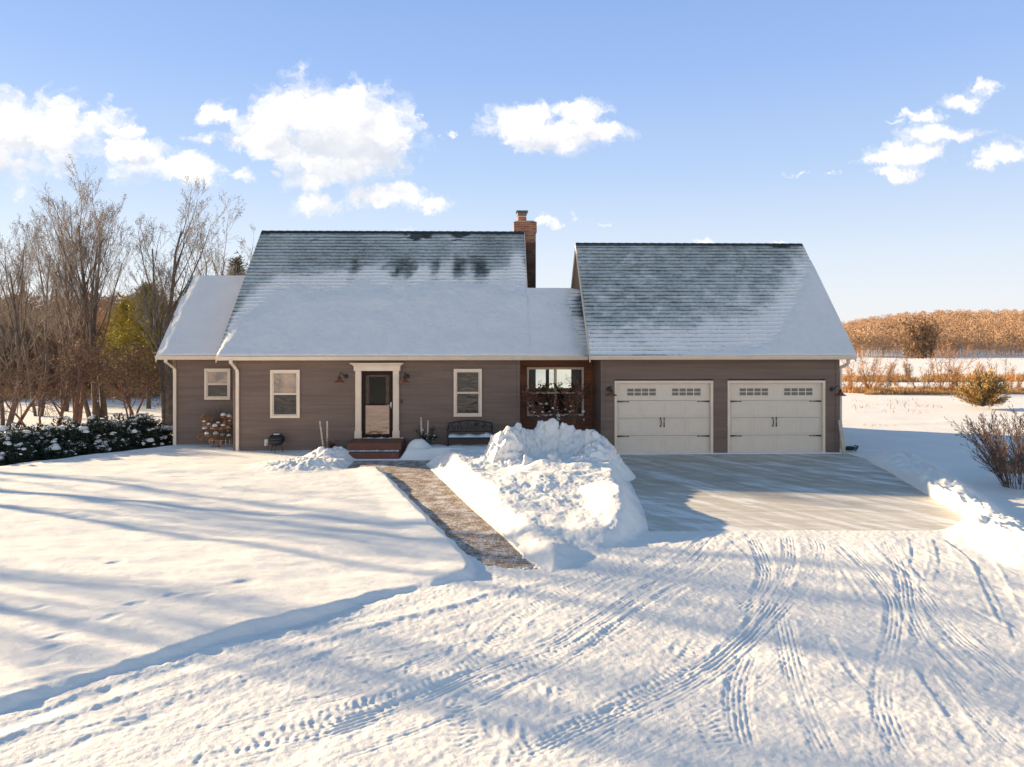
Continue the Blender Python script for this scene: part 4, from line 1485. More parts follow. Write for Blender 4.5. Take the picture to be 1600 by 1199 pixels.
# ridge caps and rake trim
for key in ('main', 'garage'):
    mb = MB()
    r = R[key]
    yr, zr = r['ye'] + r['run'], r['ze'] + r['rise']
    x = r['x0']
    while x < r['x1'] - .01:
        x2 = min(x + .28, r['x1'])
        mb.add([(x, yr - .11, zr - .085), (x2, yr - .11, zr - .093), (x2, yr, zr + .02), (x, yr, zr + .032), (x2, yr + .11, zr - .093), (x, yr + .11, zr - .085)],
               [(0, 1, 2, 3), (3, 2, 4, 5), (0, 3, 5)])
        x = x2
    hp(mb, 'ridge_cap', M['black'])
for key, x, sg in (('main', 'x0', -1), ('garage', 'x0', -1), ('wing', 'x0', -1), ('garage', 'x1', 1), ('main', 'x1', 1)):
    mb = MB()
    r = R[key]
    xx = r[x] + sg * 0.012
    ye, ze = r['ye'], r['ze']
    yr, zr = ye + r['run'], ze + r['rise']
    yb = yr + r['run']
    fr_ = (R['link']['ye'] + 2.12, R['link']['ze'] + 2.11) if (key, x) == ('main', 'x1') else (ye, ze)
    for (a, b_) in ((fr_, (yr, zr)), ((yb, ze), (yr, zr))):
        vs = []
        for q in (xx - .012, xx + .012):
            vs += [(q, a[0], a[1] - .012), (q, b_[0], b_[1] - .012), (q, b_[0], b_[1] - .25), (q, a[0], a[1] - .19)]
        mb.add(vs, [(0, 1, 2, 3), (7, 6, 5, 4), (0, 4, 5, 1), (3, 2, 6, 7), (0, 3, 7, 4)])
    hp(mb, 'rake_board', M['trim'])

# ---- chimney
cxa, cxb = GX(804, 26.2), GX(837, 26.2)
cya, cyb = 26.1, 26.95
chs = MB()
ztop = GZ(345, 1.1, 26.1)


def brickbox(name, x0, x1, y0, y1, z0, z1, par):
    vs = [(x0, y0, z0), (x1, y0, z0), (x1, y1, z0), (x0, y1, z0), (x0, y0, z1), (x1, y0, z1), (x1, y1, z1), (x0, y1, z1)]
    fs = [(0, 1, 5, 4), (1, 2, 6, 5), (2, 3, 7, 6), (3, 0, 4, 7), (4, 5, 6, 7)]
    o = rawmesh(name, vs, fs, M['brick'], par, origin=HO)
    uvl = o.data.uv_layers.new(name='UVMap')
    i = 0
    for f in fs:
        for vi in f:
            v = vs[vi]
            if f in ((0, 1, 5, 4), (2, 3, 7, 6)):
                uvl.data[i].uv = (v[0], v[2])
            elif f == (4, 5, 6, 7):
                uvl.data[i].uv = (v[0], 8.0 + v[1])
            else:
                uvl.data[i].uv = (v[1], v[2])
            i += 1
    return o


chim = brickbox('chimney', cxa + .01, cxb, cya, cyb, 3.5, ztop - .42, house)
brickbox('corbel', cxa - .025, cxb + .03, cya - .03, cyb + .03, ztop - .42, ztop - .05, chim)
mb = MB()
mb.add([(cxa - .03, cya - .03, ztop - .048), (cxb + .03, cya - .03, ztop - .048), (cxb + .03, cyb + .03, ztop - .048), (cxa - .03, cyb + .03, ztop - .048),
        (cxa + .10, cya + .12, ztop + .02), (cxb - .10, cya + .12, ztop + .02), (cxb - .10, cyb - .12, ztop + .02), (cxa + .10, cyb - .12, ztop + .02)],
       [(0, 1, 5, 4), (1, 2, 6, 5), (2, 3, 7, 6), (3, 0, 4, 7), (4, 5, 6, 7)])
hp(mb, 'crown', M['mortarcap'], chim)
fx = GX(815.5, 26.4)
mb = MB(); mb.box(fx - .16, fx + .16, 26.3, 26.65, ztop, ztop + .17, .03)
hp(mb, 'flue', M['clay'], chim)
mb = MB()
mb.box(fx - .155, fx + .155, 26.31, 26.64, ztop + .172, ztop + .21, .01)
hp(mb, 'flue_collar', M['nickel'], chim)
mb = MB()
mb.box(fx - .17, fx + .17, 26.28, 26.66, ztop + .212, ztop + .33, .02)
mb.box(fx - .22, fx + .22, 26.24, 26.70, ztop + .33, ztop + .39, .02)
hp(mb, 'rain_cap', M['cap'], chim)

# ---- garage doors
for n_, (a, b_) in enumerate(DW):
    tw = 0.075
    mb = MB()
    frame(mb, a, b_, -0.1, dzt, GY, tw, 0.035, -.14)
    hp(mb, 'garage_door_frame', M['trim'])
    x0, x1 = a + tw, b_ - tw
    yd = GY + .07
    zt_, zb_ = dzt - tw, 0.015
    H = zt_ - zb_
    mb = MB()
    zs = [zb_ + H * k / 4 for k in range(5)]
    for k in range(4):
        mb.box(x0, x1, yd, yd + .05, zs[k] + .004, zs[k + 1] - .004, .007)
        ncol = 4
        for c_ in range(ncol):
            w = (x1 - x0) / ncol
            q0, q1 = x0 + c_ * w + .07, x0 + (c_ + 1) * w - .07
            if k < 3:
                # raised grooved field
                mb.box(q0 - .03, q0 - .012, yd - .007, yd - .0005, zs[k] + .07, zs[k + 1] - .07, .003)
                mb.box(q1 + .012, q1 + .03, yd - .007, yd - .0005, zs[k] + .07, zs[k + 1] - .07, .003)
                mb.box(q0 - .03, q1 + .03, yd - .0075, yd - .0005, zs[k] + .052, zs[k] + .07, .003)
                mb.box(q0 - .03, q1 + .03, yd - .0075, yd - .0005, zs[k + 1] - .07, zs[k + 1] - .052, .003)
                nb_ = 5
                for t_ in range(nb_):
                    u0 = q0 + (q1 - q0) * t_ / nb_
                    mb.box(u0 + .006, u0 + (q1 - q0) / nb_ - .006, yd - .004, yd - .0004, zs[k] + .075, zs[k + 1] - .075)
    gd = hp(mb, 'garage_door', M['gdoor'])
    for half in (0, 1):
        c0 = x0 + (x1 - x0) * (0.25 + 0.485 * half) - .43 + (0.0 if half == 0 else 0.0) + (.04 if half == 0 else .03)
        c1 = c0 + .87
        q0, q1 = zs[3] + .15, zs[4] - .16
        mb = MB()
        mb.box(c0 - .03, c1 + .03, yd - .012, yd - .0003, q0 - .03, q0, .003)
        mb.box(c0 - .03, c1 + .03, yd - .012, yd - .0003, q1, q1 + .03, .003)
        for t_ in range(5):
            u = c0 + (c1 - c0) * t_ / 4
            mb.box(u - .014, u + .014, yd - .011, yd - .0003, q0, q1, .003)
        mb.box(c0, c1, yd - .0105, yd - .0003, (q0 + q1) / 2 - .012, (q0 + q1) / 2 + .012, .003)
        wi = hp(mb, 'window_insert', M['gdoor'], gd)
        mb = MB()
        mb.box(c0, c1, yd - .004, yd - .0002, q0, q1)
        hp(mb, 'window_pane', M['frost'], gd)
    for zi in (zs[3] - .03, zs[1] - .02):
        for sg, xh in ((1, x0 + .015), (-1, x1 - .015)):
            mb = MB()
            L_ = .37
            vs = [(xh, yd - .016, zi - .022), (xh, yd - .016, zi + .022), (xh + sg * L_ * .8, yd - .016, zi + .007), (xh + sg * L_ * .86, yd - .016, zi + .018), (xh + sg * L_, yd - .016, zi),
                  (xh + sg * L_ * .86, yd - .016, zi - .018), (xh + sg * L_ * .8, yd - .016, zi - .007)]
            n = len(vs)
            mb.add(vs + [(v[0], yd - .008, v[2]) for v in vs], [tuple(range(n)), tuple(reversed(range(n, 2 * n)))] + [(i, (i + 1) % n, (i + 1) % n + n, i + n) for i in range(n)])
            hp(mb, 'hinge', M['black'], gd)
    xc = (x0 + x1) / 2 + (-.03)
    for sg in (-1, 1):
        mb = MB()
        hx = xc + sg * .055
        z0_ = zs[2] - .24
        mb.tube([(hx, yd - .012, z0_), (hx - sg * .008, yd - .05, z0_ + .05), (hx - sg * .012, yd - .055, z0_ + .12), (hx - sg * .008, yd - .05, z0_ + .19), (hx, yd - .012, z0_ + .24)], .012, 8)
        mb.lathe([(.022, 0), (.02, .012)], (hx, yd - .008, z0_), 10, 'y')
        mb.lathe([(.022, 0), (.02, .012)], (hx, yd - .008, z0_ + .24), 10, 'y')
        hp(mb, 'handle', M['black'], gd, True)
    mb = MB()
    mb.box(x0, x1, yd + .001, yd + .03, -.01, .016)
    hp(mb, 'door_seal', M['black'], gd)

# vents low on the wall
mb = MB()
vx, vz = GX(417, MY), GZ(691, -6.7, MY)
mb.box(vx - .06, vx + .05, MY - .07, MY - .014, vz - .11, vz + .09, .02)
mb.box(vx - .04, vx + .03, MY - .13, MY - .07, vz - .10, vz - .02, .015)
hp(mb, 'vent_hood', M['plastic'])

# ------------------------------------------------------------------ steps
sx0, sx1 = GX(536, 20.7), GX(623.5, 20.7)
steps = thing('front_steps', 'two red brick steps at the front door', 'steps', ((sx0 + sx1) / 2, 21.3, 0))
so = steps.location[:]
mb = MB(); mb.box(sx0, sx1, 20.66, MY - .02, -.1, .20, .015)
mb.build('lower_step', M['step'], steps, so)
mb = MB(); mb.box(sx0 + .05, sx1 - .0 + .02, 21.0, MY - .018, .201, .415, .015)
mb.build('upper_step', M['step'], steps, so)
rs_ = random.Random(6)
mb = MB()
for (xa_, xb_, yy_, zz_) in ((sx0 + .02, sx1 - .02, 20.96, .203), (sx0 - .05, sx1 + .05, 20.63, .006), (sx0 + .06, sx1, MY - .06, .418)):
    x_ = xa_
    prof_ = []
    while x_ < xb_:
        h_ = max(.004, .022 * rs_.random() ** 2 + .012 * math.sin(x_ * 9) ** 2)
        prof_.append((x_, h_, .03 + 1.6 * h_))
        x_ += .035
    vs_ = []
    for x_, h_, w_ in prof_:
        vs_ += [(x_, yy_ - w_, zz_ - .002), (x_, yy_ - w_ * .4, zz_ + h_), (x_, yy_ + .035, zz_ + h_ * .9)]
    fs_ = []
    for i_ in range(len(prof_) - 1):
        for k_ in range(2):
            fs_.append((i_ * 3 + k_, i_ * 3 + 3 + k_, i_ * 3 + 4 + k_, i_ * 3 + 1 + k_))
    mb.add(vs_, fs_)
mb.build('snow_dusting', M['softsnow'], steps, so, True)


# ------------------------------------------------------------------ wall lamps
def lamp_proto(loc, label, flip):
    t = thing('wall_lamp', label, 'wall lamp', loc, 'barn wall lamps on the house front')
    s_ = flip
    mb = MB(); mb.lathe([(.07, 0), (.07, .02), (.05, .03)], (0, 0, 0), 16, 'y')
    mb.build('backplate', M['black'], t)
    mb = MB(); mb.tube([(0, -.02, 0), (0, -.10, .02), (0, -.17, .09), (0, -.24, .12), (0, -.30, .08), (0, -.32, .0), (0, -.32, -.03)], .011, 8)
    mb.lathe([(.032, 0), (.04, .03), (.03, .07), (.012, .08)], (0, -.32, -.06), 12)
    mb.build('arm', M['black'], t, smooth=True)
    mb = MB()
    prof = [(.035, 0), (.06, -.012), (.08, -.05), (.13, -.085), (.165, -.10), (.165, -.112), (.155, -.112), (.12, -.095), (.07, -.055), (.05, -.02)]
    mb.lathe(prof, (0, -.32, -.055), 24)
    mb.build('lamp_shade', M['copper'], t, smooth=True)
    return t


LM = [((GX(541, MY), MY - .016, GZ(588, -4.5, MY)), 'barn wall lamp left of the front door', 1),
      ((GX(637, MY), MY - .016, GZ(588, -2.5, MY)), 'barn wall lamp right of the front door', 1),
      ((GX(951, GY), GY - .016, GZ(608, 3.3, GY)), 'barn wall lamp left of the garage doors', 1),
      ((GX(1299, GY), GY - .016, GZ(608, 9.9, GY)), 'barn wall lamp right of the garage doors at the house corner', 1)]
L0 = lamp_proto(*LM[0])
L0.rotation_euler.z = -0.45
for k, (loc, lab, fl) in enumerate(LM[1:]):
    c = L0.copy()
    link(c)
    c.location = loc
    c['label'] = lab
    c.rotation_euler.z = (-0.2, 0.1, 0.4)[k]
    for ch in list(L0.children):
        d = ch.copy()
        link(d)
        d.parent = c

# ------------------------------------------------------------------ kettle-like black dome by the wall (hose reel cover)
hx_, hz_ = GX(432, MY - .36), GZ(687, -6.4, MY - .36)
t = thing('kettle_grill', 'round black kettle grill with snow on its lid beside the white vent', 'grill', (hx_, MY - .36, 0))
bo = t.location[:]
mb = MB(); mb.lathe([(.03, -.19), (.14, -.16), (.21, -.08), (.232, 0)], (hx_, MY - .36, hz_), 28)
mb.build('bowl', M['black'], t, bo, True)
mb = MB(); mb.lathe([(.238, .002), (.23, .05), (.19, .11), (.11, .16), (.01, .175)], (hx_, MY - .36, hz_), 28)
mb.build('lid', M['black'], t, bo, True)
mb = MB(); mb.tube([(hx_ - .05, MY - .38, hz_ + .16), (hx_ - .04, MY - .39, hz_ + .21), (hx_ + .04, MY - .39, hz_ + .21), (hx_ + .05, MY - .38, hz_ + .16)], .009, 6)
mb.build('handle', M['black'], t, bo)
for k in range(3):
    a = 0.6 + k * 2.09
    mb = MB(); mb.tube([(hx_ + .14 * math.cos(a), MY - .36 + .14 * math.sin(a), hz_ - .14), (hx_ + .22 * math.cos(a), MY - .36 + .22 * math.sin(a), -.05)], .011, 6)
    mb.build('leg', M['black'], t, bo)
mb = MB(); mb.lathe([(.10, .158), (.07, .175), (.01, .185)], (hx_ + .01, MY - .40, hz_ + .0), 20)
mb.build('snow_cap', M['softsnow'], t, bo, True)


# ------------------------------------------------------------------ bench
def bench():
    x0, x1 = GX(700, 21.6), GX(769, 21.6)
    xm = (x0 + x1) / 2
    yb, yf = 21.75, 21.28
    t = thing('garden_bench', 'dark iron garden bench with scrollwork back below the right window', 'bench', (xm, 21.5, 0.1))
    o = t.location[:]
    g = 0.16
    zs_, zt_ = g + .36, g + .78
    m = M['teal']
    for x in (x0, x1):
        mb = MB()
        mb.tube([(x, yf, g - .1), (x, yf + .01, zs_)], .02, 8)
        mb.build('leg', m, t, o)
        mb = MB()
        mb.tube([(x, yb + .02, g - .1), (x, yb, zs_), (x, yb + .04, zt_ - .06)], .022, 8)
        mb.build('leg', m, t, o)
        mb = MB()
        mb.tube([(x, yb + .02, zs_ + .26), (x, yf + .08, zs_ + .25), (x, yf - .01, zs_ + .22), (x, yf + .0, zs_ + .02)], .018, 8)
        mb.build('armrest', m, t, o)
    mb = MB()
    for k in range(6):
        y = yf + (yb - yf) * k / 6
        mb.box(x0, x1, y, y + .05, zs_ - .012, zs_ + .012, .004)
    mb.box(x0, x1, yf - .01, yf + .0, zs_ - .04, zs_ - .014)
    mb.build('seat', m, t, o)
    mb = MB()
    n = 16
    def top(u):
        return zt_ - .07 + .085 * (1 - (2 * u - 1) ** 2) + .0
    mb.tube([(x0 + (x1 - x0) * k / n, yb + .035, top(k / n)) for k in range(n + 1)], .021, 8)
    mb.tube([(x0, yb + .01, zs_ + .12), (x1, yb + .01, zs_ + .12)], .016, 8)
    rnd = random.Random(2)
    # scroll work
    W = x1 - x0
    for k in range(11):
        u = (k + .5) / 11
        cx_ = x0 + W * u
        zc_ = (zs_ + .12 + top(u)) / 2
        hh = (top(u) - zs_ - .12) / 2
        sg = 1 if k % 2 else -1
        pts = []
        for q in range(15):
            a = q / 14 * 2.2 * math.pi
            rr = 1 - q / 14 * .72
            pts.append((cx_ + sg * math.cos(a + 1.2) * W / 22 * 1.15 * rr, yb + .025, zc_ + math.sin(a + 1.2) * hh * rr))
        mb.tube(pts, .009, 5)
        # leaf plates
        for _ in range(2):
            lx, lz = cx_ + rnd.uniform(-.04, .04), zc_ + rnd.uniform(-.6, .6) * hh
            an = rnd.uniform(0, 6.28)
            a_ = .035
            vs = []
            for yy in (yb + .02, yb + .028):
                for q in range(6):
                    b_ = q / 6 * 6.283
                    ex, ez = math.cos(b_) * a_ * 1.5, math.sin(b_) * a_ * .7
                    vs.append((lx + ex * math.cos(an) - ez * math.sin(an), yy, lz + ex * math.sin(an) + ez * math.cos(an)))
            mb.add(vs, [(0, 1, 2, 3, 4, 5), (11, 10, 9, 8, 7, 6)] + [(i, (i + 1) % 6, (i + 1) % 6 + 6, i + 6) for i in range(6)])
    mb.build('backrest', m, t, o)
    # snow on the seat
    n = 24
    V = []
    Fs = []
    for i in range(n + 1):
        x = x0 + .03 + (x1 - x0 - .06) * i / n
        h = .035 + .02 * math.sin(i * .7) + (.04 if i > n - 4 else 0)
        V += [(x, yf + .01, zs_ + .013), (x, yf + .04, zs_ + .013 + h), (x, yb - .06, zs_ + .013 + h), (x, yb - .02, zs_ + .013)]
    for i in range(n):
        for k in range(3):
            Fs.append((i * 4 + k, i * 4 + 4 + k, i * 4 + 5 + k, i * 4 + 1 + k))
    rawmesh('snow_layer', V, Fs, M['softsnow'], t, True, o)


bench()

# ------------------------------------------------------------------ boards and hose at the garage corner
bx = GX(1313, 21.3)
t = thing('leaning_board', 'pale board leaning against the right garage corner', 'board', (bx, 21.2, 0))
mb = MB()
vs = []
for (xx, z) in ((bx + .10, 0.0), (bx - .03, 1.0)):
    vs += [(xx - .05, 21.25, z), (xx + .05, 21.25, z), (xx + .05, 21.30, z), (xx - .05, 21.30, z)]
mb.add(vs, [(3, 2, 1, 0), (4, 5, 6, 7), (0, 1, 5, 4), (1, 2, 6, 5), (2, 3, 7, 6), (3, 0, 4, 7)])
mb.build('plank', M['board'], t, t.location[:])
mb = MB()
hx = GX(1322, 21.4)
pts = []
for k in range(60):
    a = k / 60 * 6.28 * 3.2
    pts.append((hx + .17 + .17 * math.cos(a) + .012 * k / 10, 21.5 + .13 * math.sin(a), .07 + .0022 * k))
mb.tube(pts, .017, 6)
o = mb.build('coiled_hose', M['green'], None, (hx, 21.5, 0))
o.location = (hx, 21.5, 0)
tag(o, 'dark green coiled hose lying in the snow by the garage corner', 'hose')
tg = GX(773, 21.8)
o = MB().box(tg - .02, GX(800, 21.85), 21.72, 21.95, .34, .43, .02).build('planter_box', M['green'], None, (tg, 21.8, 0))
o.location = (tg, 21.8, 0)
o.location.z = 0.1
tag(o, 'low green box with a snow lid behind the snow pile', 'box')
ob = MB()
ob.box(tg - .03, GX(800, 21.85) + .01, 21.71, 21.96, .431, .455, .01)
c = ob.build('snow_lid', M['softsnow'], o, (tg, 21.8, 0))


# ------------------------------------------------------------------ plants
def vrand(rng, n):
    v = rng.normal(size=(n, 3))
    return v / np.linalg.norm(v, axis=1, keepdims=True)


def grow(seed, height, spread=0.35, trunk_r=0.16, levels=4, stems=1, first=0.25, lean=(0, 0), ratio=0.62, kids=(7, 6, 5, 4), wander=0.10, trop=0.06, stemspread=0.12, ang=(0.45, 0.8)):
    """returns per-level lists of segments"""
    rnd = random.Random(seed)
    segs = [[] for _ in range(levels + 1)]
    def br(p, d, L, r, lv, fr):
        n = {0: 9, 1: 6, 2: 4, 3: 3}.get(lv, 2)
        pts = [p.copy()]
        rr = [r]
        for i in range(n):
            d = (d + Vector((rnd.gauss(0, wander), rnd.gauss(0, wander), rnd.gauss(0, wander * .5) + trop * (1 if lv else .3)))).normalized()
            q = pts[-1] + d * (L / n)
            pts.append(q)
            rr.append(r * (1 - 0.80 * (i + 1) / n) + 0.0022)
            segs[lv].append((pts[-2], q, rr[-2], rr[-1]))
        if lv >= levels:
            return
        k = kids[min(lv, len(kids) - 1)]
        k = max(1, int(k * rnd.uniform(0.75, 1.25)))
        for j in range(k):
            f = fr + (1 - fr) * (j + rnd.random()) / k
            f = min(f, 0.98)
            idx = min(int(f * n), n - 1)
            w = f * n - idx
            q = pts[idx].lerp(pts[idx + 1], w)
            ax = (pts[idx + 1] - pts[idx]).normalized()
            perp = ax.cross(Vector((rnd.gauss(0, 1), rnd.gauss(0, 1), rnd.gauss(0, 1))))
            if perp.length < .01:
                continue
            perp.normalize()
            an = rnd.uniform(*ang) * (0.8 if lv == 0 else 1.0)
            nd = (ax * math.cos(an) + perp * math.sin(an)).normalized()
            nL = L * ratio * (1.08 - 0.62 * f) * rnd.uniform(0.7, 1.2)
            br(q, nd, nL, rr[idx] * rnd.uniform(.30, .50), lv + 1, 0.2)
    for s_ in range(stems):
        a = s_ * 2.4 + rnd.random()
        sp_ = stemspread if stems > 1 else 0.0
        d = Vector((math.cos(a) * sp_ + lean[0], math.sin(a) * sp_ + lean[1], 1)).normalized()
        br(Vector((math.cos(a) * sp_ * .6, math.sin(a) * sp_ * .6, -0.15)), d, height * rnd.uniform(.9, 1.0) if s_ else height, trunk_r * (1 if s_ == 0 else rnd.uniform(.6, .85)), 0, first)
    return segs


def segmesh(name, lst, n, mat, parent, smooth=True):
    if not lst:
        return None
    P0 = np.array([tuple(s_[0]) for s_ in lst])
    P1 = np.array([tuple(s_[1]) for s_ in lst])
    V, Fc = tubes(P0, P1, [s_[2] for s_ in lst], [s_[3] for s_ in lst], n)
    return rawmesh(name, V, Fc, mat, parent, smooth)


def bare_tree(x, y, label, seed, height, bark='bark', twig='twig', minr=0.006, buds=True, group='bare trees beside the house', name='bare_tree', cat='tree', **kw):
    z = gz1(x, y)
    t = thing(name, label, cat, (x, y, z - .03), group)
    S = grow(seed, height, **kw)
    segmesh('trunk', S[0], 9, M[bark], t)
    segmesh('limbs', S[1], 6, M[bark], t)
    tw = []
    for l in S[2:]:
        tw += [(a, b, max(r0, minr), max(r1, minr * .8)) for a, b, r0, r1 in l]
    if tw:
        segmesh('crown', tw, 3, M[twig], t, False)
    if buds and tw:
        rng = np.random.default_rng(seed)
        E = np.array([tuple(s_[1]) for s_ in S[-1]])
        E = np.repeat(E, 2, axis=0) + rng.normal(size=(len(E) * 2, 3)) * 0.04
        V, Fc = slivers(E, vrand(rng, len(E)), 0.022, 0.05, False)
        rawmesh('buds', V, Fc, M[twig], t)
    return t, S


TREES = [
    # px, py base, top py, Y
    (163, 262, 31.0, 'tallest bare tree with the thick straight trunk, behind the snowy hedge', dict(stems=2, trunk_r=.135, kids=(9, 6, 5, 3), stemspread=.08, ang=(.3, .62), first=.32)),
    (148, 275, 30.4, 'bare tree close left of the tallest one, its trunk leaning left', dict(stems=2, trunk_r=.125, lean=(-.13, 0), kids=(8, 6, 5, 3), ang=(.3, .62), first=.32)),
    (262, 268, 29.0, 'dark bare tree standing at the left corner of the house', dict(stems=2, trunk_r=.15, lean=(-.06, 0), kids=(9, 6, 5, 3), ang=(.35, .7), first=.28)),
    (322, 318, 31.0, 'wide bare tree rising behind the left wing roof', dict(stems=4, trunk_r=.12, lean=(.03, 0), kids=(8, 6, 5, 3), stemspread=.2, ang=(.35, .75), first=.3)),
    (118, 330, 29.0, 'slender bare tree with a reddish trunk in front of the thick trunks', dict(stems=2, trunk_r=.08, lean=(-.06, 0), kids=(9, 6, 5, 4), ang=(.35, .7), first=.3)),
    (3, 345, 28.0, 'bare tree at the far left edge, its trunk cut by the frame', dict(stems=2, trunk_r=.11, lean=(.05, 0), kids=(10, 7, 5, 3), ang=(.35, .7))),
    (60, 315, 34.0, 'pale bare tree deeper in the grove, left of the reddish trunk', dict(stems=3, trunk_r=.09, lean=(-.02, 0), kids=(7, 6, 5, 3), ang=(.3, .65), stemspread=.15)),
    (100, 295, 36.0, 'farthest tall bare tree in the grove, seen between nearer trunks', dict(stems=2, trunk_r=.10, kids=(7, 6, 5, 3), ang=(.3, .6), stemspread=.15)),
]
for i, (px, ty, Yd, lab, kw) in enumerate(TREES):
    x = GX(px, Yd)
    h = (GZ(ty, x, Yd) + .2)
    bare_tree(x, Yd, lab, 11 + i * 5, h * 0.80, minr=.0046, bark='barkred' if i == 4 else 'bark', ratio=.60, levels=4, trop=.10, wander=.07, **kw)
# small ornamental trees and saplings between the hedge and the grove
SM = [(84, 27.2, 3.1, 'short crooked crab apple with a red trunk above the hedge, left one', 'crab_apple', .085, .10),
      (116, 26.8, 3.3, 'short crooked crab apple with a thick forked trunk above the hedge, right one', 'crab_apple', .12, .05),
      (56, 26.5, 2.7, 'thin grey sapling left of the crab apples', 'sapling', .05, -.05),
      (68, 26.8, 2.8, 'thin grey sapling nearest the left crab apple', 'sapling', .045, .06),
      (12, 26.0, 3.0, 'small leaning tree near the left edge with low spreading limbs', 'crab_apple', .08, .35),
      (206, 30.0, 3.0, 'low twiggy shrub tree with rusty leaves between the big trunks', 'leafy_shrub', .06, .0)]
for i, (px, Yd, h, lab, nm, r, ln) in enumerate(SM):
    t, S = bare_tree(GX(px, Yd), Yd, lab, 70 + i, h, name=nm, bark='barkred', twig='twigred', trunk_r=r, stems=1 if i < 5 else 4, lean=(ln, 0), first=.3,
                     kids=(9, 6, 5, 3), ang=(.6, 1.15), ratio=.72, trop=.03, wander=.14, levels=4, minr=.006, group='small trees behind the hedge', buds=False)
    if i in (1, 5):
        rng = np.random.default_rng(i)
        E = np.array([tuple(s_[1]) for s_ in S[-1]])
        E = E[rng.random(len(E)) < .6]
        V, Fc = slivers(E + rng.normal(size=E.shape) * .05, vrand(rng, len(E)), .06, .10, False)
        rawmesh('leaves', V, Fc, M['leafbrown'], t)


# out-of-frame neighbours whose shadows lie across the lawn
for i, (x, y, h) in enumerate(((-21.0, 20.4, 11), (-27.5, 24.6, 12), (-22.2, 16.6, 8))):
    bare_tree(x, y, ('tall bare tree beyond the left edge of the lawn', 'second bare tree beyond the left edge of the lawn', 'nearest bare tree left of the lawn, out by the road',
                     'far outlying bare tree west of the lawn', 'bare tree just outside the left edge beside the hedge', 'outlying bare tree northwest of the lawn')[i], 140 + i, h, stems=2, trunk_r=.16, kids=(8, 6, 4, 3), ang=(.35, .7), levels=3, minr=.014, buds=False, ratio=.6, trop=.08)


def thicket(px, Yd, h, w, seed, mat, label, n=1500, leafy=.5, name='brush_thicket', zb=None, group='brown brush thickets behind the grove', leafm='leafbrown', minr=.012):
    x = GX(px, Yd)
    z = gz1(x, Yd) if zb is None else zb
    t = thing(name, label, 'shrub', (x, Yd, z), group)
    rng = np.random.default_rng(seed)
    k = max(8, int(n / 60))
    P0, P1, R0, R1 = [], [], [], []
    for _ in range(k):
        b = np.array([rng.normal() * w * .22, rng.normal() * w * .15, 0])
        d = np.array([rng.normal() * .22 + b[0] / w * .8, rng.normal() * .2, 1.0])
        d /= np.linalg.norm(d)
        L = h * rng.uniform(.6, 1.0)
        p = b
        r = rng.uniform(.012, .035)
        m = 6
        for q in range(m):
            p2 = p + d * L / m + rng.normal(size=3) * .04 * L / m
            P0.append(p); P1.append(p2); R0.append(max(minr, r * (1 - q / m))); R1.append(max(minr * .8, r * (1 - (q + 1) / m)))
            nt_ = int(n / k / m) + 1
            for _2 in range(nt_):
                dd = d + rng.normal(size=3) * .55
                dd[2] = abs(dd[2]) * .8
                dd /= np.linalg.norm(dd)
                l2 = L * rng.uniform(.08, .28)
                a0 = p + (p2 - p) * rng.random()
                a1 = a0 + dd * l2
                P0.append(a0); P1.append(a1); R0.append(minr * .8); R1.append(minr * .5)
            p = p2
    V, Fc = tubes(P0, P1, R0, R1, 3)
    rawmesh('branches', V, Fc, M[mat], t)
    if leafy > 0:
        E = np.array(P1)
        E = E[rng.random(len(E)) < leafy]
        V, Fc = slivers(E + rng.normal(size=E.shape) * .05, vrand(rng, len(E)), minr * 6, minr * 11, False)
        rawmesh('leaves', V, Fc, M[leafm], t)
    return t


BT = [(-60, 45, 5.0), (-10, 47, 5.5), (35, 44, 4.6), (70, 49, 5.5), (105, 45, 4.9), (140, 50, 5.4), (175, 46, 4.8), (205, 51, 5.6), (235, 45, 4.4), (262, 50, 4.8), (300, 52, 5.0), (20, 53, 6.2), (90, 55, 6.3), (160, 57, 6.0), (225, 57, 5.0)]
wds = ['leftmost outside the frame', 'at the left frame edge', 'behind the leaning small tree', 'behind the two thin saplings', 'behind the crab apples', 'behind the leaning trunk', 'right of the tallest tree', 'below the golden pine', 'right below the golden pine',
       'behind the trunk at the house corner', 'hidden mostly by the left wing', 'in the rear row at far left', 'in the rear row behind the saplings', 'in the rear row behind the tallest tree', 'in the rear row under the pine']
for i, (px, Yd, h) in enumerate(BT):
    thicket(px, Yd, h, 4.2, 200 + i, 'brush' if i in (6, 7, 8, 9, 14) else ('brushdark' if i % 3 else 'twig'), 'brown brush thicket ' + wds[i], n=2600, leafy=.35 if i % 2 else .6, leafm='flowerdry' if i in (7, 8, 9, 14) else 'leafbrown', minr=.014)


